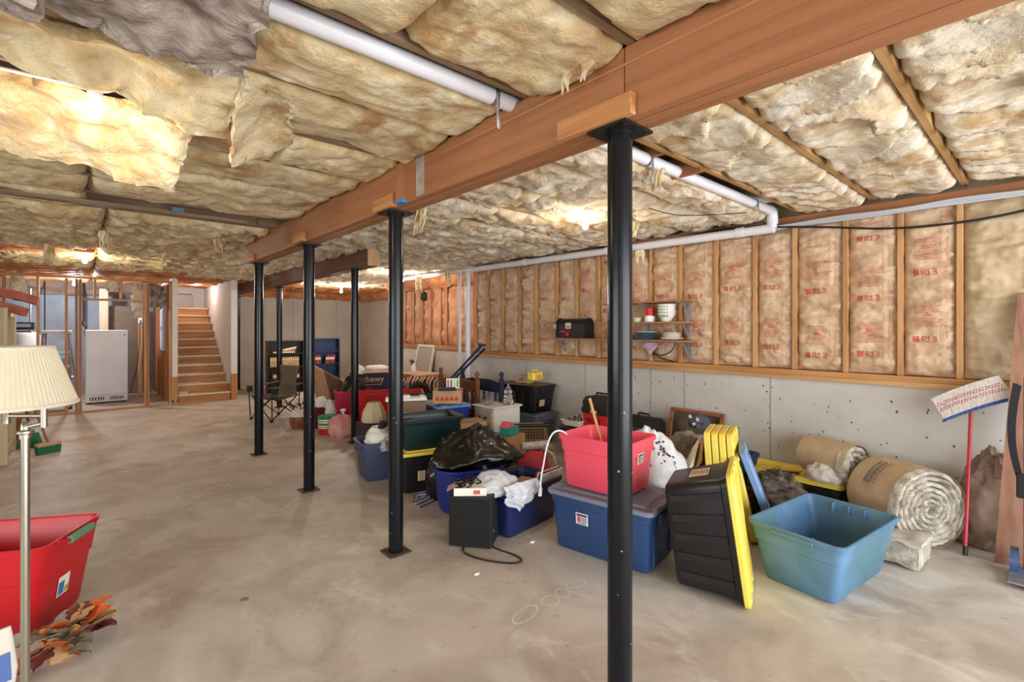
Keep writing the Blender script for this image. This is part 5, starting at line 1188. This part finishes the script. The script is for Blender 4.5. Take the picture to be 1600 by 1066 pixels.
tag(B().blob((4.42, 7.42, .40), (.40, .34, .32), 62, .15, 2, (32, 22), .4, .3).obj('black_cloth', mat('black_cloth_m', (24, 22, 24), .9), smooth=80), 'black cloth hanging in front of the striped blanket', 'cloth')
fo = thing('foam_panel', 'white foam packing panel lying on boards behind the dark green tote', 'foam', (3.04, 5.40, .757), R(-28))
B().box((0, 0, .02), (.50, .20, .04), bev=.006).obj('slab', PAPER, fo, smooth=0); B().box((0, 0, .05), (.10, .10, .03), bev=.006).obj('boss', PAPER, fo, smooth=0); B().box((.2, 0, .046), (.06, .18, .02), bev=.004).obj('ridge', PAPER, fo, smooth=0)
carton('tall brown carton under the white foam panel', (3.06, 5.42, 0), (.46, .30, .75), R(-28), m=mat('carton_old', (132, 104, 84), .85))
# red tub with rope handle, leaves, carton at left edge
rt = tote('storage_tub', 'deep red tub with a green grip rope handle at the left edge', (.74, .50), (.60, .40), .50, RED, (-.35, 3.96, 0), R(151), handle=False, band=.6, cat='tub', rim=.012)
# grip on the short side (-X local), white sticker
B().tube([(-.385, -.17, .49), (-.400, -.10, .475), (-.402, .10, .475), (-.385, .17, .49)], .012, 8).obj('rope', RED, rt)
B().tube([(-.402, -.10, .476), (-.405, .10, .476)], .022, 10).obj('grip', mat('grip_green', (92, 140, 112), .5), rt)
stk = place_on_side(rt, 'x-', .03, .20, .09, .11, (.60, .40), (.74, .50), .50, PAPER, 'sticker', .006)
B().box((-.002, .02, -.01), (.002, .045, .07)).obj('blue_print', mat('sticker_blue', (60, 120, 176), .5), stk, smooth=0); B().box((-.002, -.025, -.03), (.002, .03, .03)).obj('green_print', mat('sticker_green', (150, 176, 60), .5), stk, smooth=0)
lv = thing('leaf_garland', 'artificial autumn leaf arrangement at the foot of the red tub', 'artificial leaves', (-.07, 3.36, 0))
LC = [mat('leaf_maroon', (112, 52, 46), .7), mat('leaf_olive', (128, 120, 98), .7), mat('leaf_orange', (206, 96, 40), .7), mat('leaf_tan', (190, 150, 104), .7), mat('leaf_grey', (150, 146, 134), .7)]
rr = random.Random(21)
for k in range(34):
    a = rr.uniform(0, 2 * PI); e = rr.uniform(-.1, 1.1); r0 = rr.uniform(.02, .12); l = rr.uniform(.08, .13); w = l * .5
    d = Vector((math.cos(a) * math.cos(e), math.sin(a) * math.cos(e), math.sin(e))); sd = Vector((-math.sin(a), math.cos(a), rr.uniform(-.4, .4))).normalized(); nn = d.cross(sd)
    p = Vector((math.cos(a) * r0, math.sin(a) * r0, .05 + rr.uniform(0, .10)))
    def lf(u, v):
        prof = math.sin(PI * min(1, u * .96 + .03)) ** .8 * (1 + .3 * math.sin(u * 15)); s = (v - .5) * 2
        return p + d * l * u + sd * w * s * prof + nn * (.018 * abs(s) - .05 * u * u)
    B().sheet(lf, 7, 2, nn * .0015).obj('leaf', LC[k % 5], lv, smooth=50)
B().blob((0, 0, 0), (.14, .14, .09), 3, .2).obj('base', MATS['leaf_tan'], lv)
for k in range(3):
    B().blob((.05 - .06 * k, -.05 + .03 * k, .10), (.05, .05, .06), k, .05, 1, (12, 9), .8).obj('gourd', mat('gourd_orange', (206, 150, 96), .6), lv)
bx = thing('snack_carton', 'white and blue printed bag standing at the lower left corner', 'bag', (-.33, 3.20, 0), R(20))
B().loft([[(x, y, z) for x, y in rrect(l, w, .02, 3)] for l, w, z in ((.2, .09, 0), (.22, .1, .1), (.2, .05, .24), (.19, .012, .28))]).obj('pouch', PAPER, bx); B().box((0, -.052, .12), (.16, .004, .12), Euler((R(-8), 0, 0))).obj('blue_panel', mat('pouch_blue', (80, 110, 180), .5), bx, smooth=0)
# ------------------------------------------------------------------ wall shelves and what is on them
ws_ = thing('wall_shelf', 'three-tier bracketed wall shelf with crockery on the stud wall', 'shelf', (5.17, 0, 0))
SHW = wood('shelf_board', (176, 126, 88), (140, 94, 60), 'y')
SH = ((1.51, 2.74, 4.90), (1.725, 2.74, 3.98), (1.97, 2.74, 3.98))
for z, a, c_ in SH:
    B().box((0, (a + c_) / 2, z), (.26, c_ - a, .018), bev=.002).obj('shelf_board', SHW, ws_, smooth=0)
BR = mat('bracket_grey', (150, 156, 168), .4, metal=.4)
for z, a, c_ in SH:
    for y in ((2.85, 3.36, 3.87, 4.78) if z < 1.6 else (2.85, 3.36)):
        b = B().box((.125, y, z - .10), (.008, .03, .19)).box((.0, y, z - .013), (.25, .03, .008)); b.tube([(.12, y, z - .17), (.0, y, z - .02)], .008, 6); b.obj('bracket', BR, ws_, smooth=0)
mb = thing('mailbox', 'black rural mailbox with a raised red flag on the lower wall shelf', 'mailbox', (5.14, 4.46, 1.521), R(90))
n = 12
def arch(w, h, x): return [(x, -w / 2, 0), (x, w / 2, 0)] + [(x, w / 2 * math.cos(PI * k / n), h - w / 2 + w / 2 * math.sin(PI * k / n)) for k in range(n + 1)]
B().loft([arch(.19, .27, -.25), arch(.19, .27, .25)]).obj('body', BLACK, mb)
dr = B().loft([arch(.20, .28, -.265), arch(.20, .28, -.25)]).obj('door', BLACK, mb); B().box((-.275, 0, .22), (.03, .02, .03)).obj('door_pull', DARKSTEEL, dr, smooth=0)
B().loft([arch(.20, .28, .25), arch(.20, .28, .262)]).obj('rear_cap', BLACK, mb)
fl_ = B().box((.10, .100, .09), (.14, .006, .02)).box((.045, .100, .07), (.05, .006, .085)).obj('flag', RED, mb, smooth=0)
B().box((.03, .1, .17), (.10, .004, .08)).obj('number_plate', mat('plate_buff', (206, 200, 180), .6), mb, smooth=0); B().box((.03, .1025, .155), (.07, .002, .015)).obj('digits', INKB, mb, smooth=0)
tn2 = thing('metal_lantern', 'small grey wire stand at the left end of the lower wall shelf', 'lantern', (5.14, 4.80, 1.521)); B().lathe([(.03, 0), (.008, .02), (.008, .1), (.05, .12), (.05, .2), (.02, .23)], 12).obj('body', GALV, tn2)
def bowl(name, label, loc, r, h, m, rim=None):
    t = thing(name, label, 'bowl', loc); B().lathe([(r * .45, 0), (r * .5, .008), (r, h), (r * .96, h), (r * .45, .012)], 22).obj('bowl', m, t); return t
CER = mat('white_ceramic', (236, 234, 228), .25)
for k in range(4):
    t = bowl('crockery_bowl', ['lowest', 'second', 'third', 'topmost'][k] + ' white bowl of the stack on the middle wall shelf', (5.12, 3.03, 1.735 + .034 * k), .105, .10, CER)
    for q in range(5):
        a = PI * .75 + q * .35; B().blob((.088 * math.cos(a), .088 * math.sin(a), .055), (.022, .022, .03), q, .3, 2, (8, 6)).obj('leaf_print', mat('leaf_green_print', (110, 150, 110), .5), t)
rc = thing('canister', 'round white canister under a red tin on the middle wall shelf', 'canister', (5.12, 3.25, 1.735)); B().lathe([(.06, 0), (.062, .005), (.062, .07), (.055, .075)], 20).obj('body', CER, rc)
rc = thing('canister', 'red round tin on top of the white canister, middle wall shelf', 'canister', (5.12, 3.25, 1.811)); B().lathe([(.062, 0), (.062, .06)], 20).obj('body', RED, rc); B().lathe([(.065, .06), (.065, .085), (.06, .09)], 20).obj('lid', RED, rc)
rc = thing('small_dish', 'small pale green dish left of the red tin on the middle wall shelf', 'dish', (5.12, 3.42, 1.735)); B().lathe([(.045, 0), (.055, .05), (.05, .05), (.04, .01)], 18).obj('dish', mat('pale_green_ceramic', (206, 214, 180), .3), rc)
rc = thing('dark_utensil', 'dark spoon-like utensil lying at the left on the middle wall shelf', 'utensil', (5.12, 3.60, 1.737)); B().tube([(0, -.1, .008), (0, .06, .012)], .007, 6).obj('handle', BLACK, rc); B().blob((0, .1, 0), (.05, .08, .02), 1, .05).obj('bowl', BLACK, rc)
TLC = mat('teal_ceramic', (88, 126, 134), .3)
for k in range(6):
    t = thing('dinner_plate', ['lowest', 'second', 'third', 'fourth', 'fifth', 'topmost'][k] + ' plate of the teal stack on the lower wall shelf', 'plate', (5.12, 3.30, 1.520 + .016 * k)); B().lathe([(.07, 0), (.135, .014), (.137, .018), (.075, .006)], 26).obj('plate', TLC if k < 5 else CER, t)
for k in range(3):
    t = thing('side_plate', ['lowest', 'middle', 'topmost'][k] + ' teal saucer left of the plate stack on the lower wall shelf', 'plate', (5.12, 3.56, 1.520 + .016 * k)); B().lathe([(.05, 0), (.10, .014), (.102, .018), (.055, .006)], 22).obj('plate', TLC, t)
for k in range(4):
    t = thing('soup_bowl', ['lowest', 'second', 'third', 'topmost'][k] + ' white dish of the stack at the right of the lower wall shelf', 'plate', (5.12, 2.96, 1.520 + .02 * k)); B().lathe([(.06, 0), (.13 if k == 0 else .105, .02), (.128 if k == 0 else .1, .026), (.06, .007)], 24).obj('dish', CER, t)
tag(B().sheet(lambda u, v: Vector((5.20 + .015 * noise.noise(Vector((u * 6, v * 5, 1))), 3.40 - .24 * u, 1.495 - .16 * v * (1 - abs(2 * u - .9)) - .01)), 12, 8, (-.006, 0, 0)).obj('pink_rag', mat('pale_pink_cloth', (206, 170, 184), .9), smooth=70), 'pale pink rag hanging below the lower wall shelf', 'rag')
tag(B().tube(curve([(5.27, 3.0, 1.49), (5.25, 3.05, 1.38), (5.26, 3.2, 1.33), (5.25, 3.35, 1.40), (5.26, 3.2, 1.30), (5.27, 3.02, 1.26)]), .006, 6).obj('black_wire', BLACKM), 'black wire looped under the wall shelf', 'wire')
tag(B().blob((5.22, 3.62, 2.04), (.06, .12, .13), 73, .2, 2, (12, 9), .8).obj('pink_insulation', mat('pink_fibre', (214, 130, 110), .95)), 'scrap of pink insulation above the top wall shelf', 'insulation')
# ------------------------------------------------------------------ pipes and cables
p1 = thing('drain_pipe', 'white plastic drain pipe crossing the ceiling over the main beam to the wall', 'pipe')
B().cyl((-3.5, 1.885, 2.83), (2.60, 1.885, 2.83), .042, n=18).obj('pipe_run', PVC, p1); B().cyl((2.95, 1.885, 2.83), (5.13, 1.885, 2.83), .042, n=18).obj('pipe_run', PVC, p1)
B().tube([(2.60, 1.885, 2.83), (2.95, 1.885, 2.83)], .042, 14).obj('pipe_run', PVC, p1)
B().tube([(5.08, 1.885, 2.831), (5.13, 1.885, 2.825), (5.16, 1.885, 2.80), (5.17, 1.885, 2.76), (5.17, 1.885, 2.70)], .05, 16).obj('elbow', PVC, p1)
B().tube([(5.165, 1.885, 2.71), (5.165, 1.885, 2.66)], .042, 14).obj('drop', PVC, p1)
for x in (1.55, 2.93, 4.7): 
    B().lathe([(.0445, -.013), (.0445, .013)], 18).obj('strap_ring', GALV, p1, (x, 1.885, 2.83), (0, R(90), 0))
    B().tube([(x, 1.84, 2.83), (x, 1.84, 2.79), (x - .012, 1.83, 2.72), (x + .012, 1.85, 2.66)], .008, 5).obj('hanger_strap', GALV, p1)
p2 = thing('drain_pipe', 'long white drain pipe running along the top of the right stud wall', 'pipe')
B().cyl((5.165, 1.87, 2.657), (5.165, 7.0, 2.69), .046, n=18).obj('pipe_run', PVC, p2)
B().cyl((5.165, 7.0, 2.69), (5.165, 9.6, 2.71), .042, n=16).obj('pipe_run', PVC, p2)
B().cyl((5.165, 6.98, 2.69), (5.165, 6.98, .0), .05, n=16).obj('stack_pipe', PVC, p2)
for y in (2.2, 3.9, 5.5, 6.9): B().cyl((5.165, y - .04, 2.659 + .006 * (y - 1.6)), (5.165, y + .04, 2.659 + .006 * (y - 1.6)), .053, n=18).obj('coupling', PVC, p2)
B().cyl((5.165, 6.98, 2.2), (5.165, 6.98, 2.3), .058, n=16).obj('coupling', PVC, p2)
p3 = thing('vent_pipe', 'thin white vertical pipe just left of the thick one', 'pipe', (5.30, 7.42, 0)); B().cyl((0, 0, 0), (0, 0, 2.75), .03, n=14).obj('pipe_run', PVC, p3); B().cyl((0, 0, 2.60), (0, 0, 2.68), .036, n=14).obj('coupling', PVC, p3)
cb = thing('cable_bundle', 'grey cables slung along the top plate of the right stud wall', 'cables')
def sagc(y0, y1, z, x, s, k): return [(x + .003 * math.sin(i * .7 + k), y0 + (y1 - y0) * i / 24, z + s * math.sin(i * PI / 4) * .5 + .004 * math.sin(i * .9 + k)) for i in range(25)]
for k in range(3): B().tube(sagc(-.6, 2.2, 2.685 - .012 * k, 5.225 + .014 * k, .012, k), .011, 6).obj('cable', mat('cable_grey', (186, 188, 194), .5), cb)
for k in range(4): B().tube(sagc(2.0, 6.9, 2.715 + .008 * k, 5.215 + .02 * k, .02, k * 2), .010, 6).obj('cable', [BLACKM, MATS['cable_grey'], DARKSTEEL, BLACKM][k], cb)
tag(B().tube(curve([(5.22, 2.1, 2.71), (5.225, 1.5, 2.62), (5.23, 1.0, 2.53), (5.235, .6, 2.505), (5.235, .2, 2.53), (5.23, -.5, 2.66)]), .010, 6).obj('black_cable', BLACKM), 'black cable sagging across the stud wall at the upper right', 'cable')
tag(B().tube(curve([(3.6, 2.3, 2.68), (3.9, 2.2, 2.65), (4.3, 2.05, 2.69), (4.6, 1.9, 2.73)]), .004, 5).obj('thin_wire', BLACKM), 'thin stray wire hanging under the pale ceiling batts', 'wire')
tag(B().tube([(-2.5, 3.06, 2.80), (-.6, 3.06, 2.79), (0, 3.04, 2.795)], .008, 5).obj('lamp_wire', PAPER), 'white cable running along the joist to the nearest bulb', 'cable')
o = thing('blue_wall_box', 'small dark box on a stud of the middle wall section', 'box', (5.87, 9.6, 2.28)); B().lathe([(.05, 0), (.09, .05), (.07, .16), (.02, .2)], 10).obj('coil', BLACKM, o)
# ------------------------------------------------------------------ bulbs
GLOW = emit('lit_bulb', (255, 236, 204), 40); GLOWC = emit('lit_bulb_cool', (226, 236, 255), 40)
PORC = mat('porcelain', (236, 234, 230), .3)
def bulb(loc, label, power, col, g=GLOW, plate=True):
    t = thing('ceiling_bulb', label, 'light', loc)
    if plate: B().lathe([(.075, .13), (.075, .115), (.06, .105), (.03, .10), (.028, .06), (.01, .058)], 20).obj('lampholder', PORC, t)
    B().lathe([(.006, -.045), (.022, -.038), (.031, -.015), (.030, .005), (.02, .035), (.014, .058)], 16).obj('bulb', g, t)
    l = bpy.data.lights.new('bulb_light', 'POINT'); l.energy = power; l.color = col; l.shadow_soft_size = .06
    o = bpy.data.objects.new('bulb_light', l); COL.objects.link(o); o.parent = t; o.location = (0, 0, -.13)
    return t
WARM = (1, .86, .68)
bulb((.05, 2.93, 2.665), 'nearest bare bulb in a white holder at the upper left', BP[0], WARM)
bulb((.05, 9.55, 2.66), 'bare bulb hanging before the utility partition', BP[1], WARM)
bulb((-.10, 14.2, 2.62), 'cool white bulb inside the utility room', BP[2], (.85, .92, 1), GLOWC)
bulb((5.0, 12.2, 2.60), 'bare bulb furthest back before the back wall', BP[3], (1, .9, .78))
bulb((4.75, 8.6, 2.60), 'bare bulb glowing behind the second post near the white pipe', BP[4], (1, .9, .8))
bulb((3.65, 3.03, 2.66), 'bare bulb just left of the nearest post', BP[5], WARM)
bulb((2.2, 14.6, 2.85), 'bulb over the stairs out of sight', BP[6], (1, .95, .9))
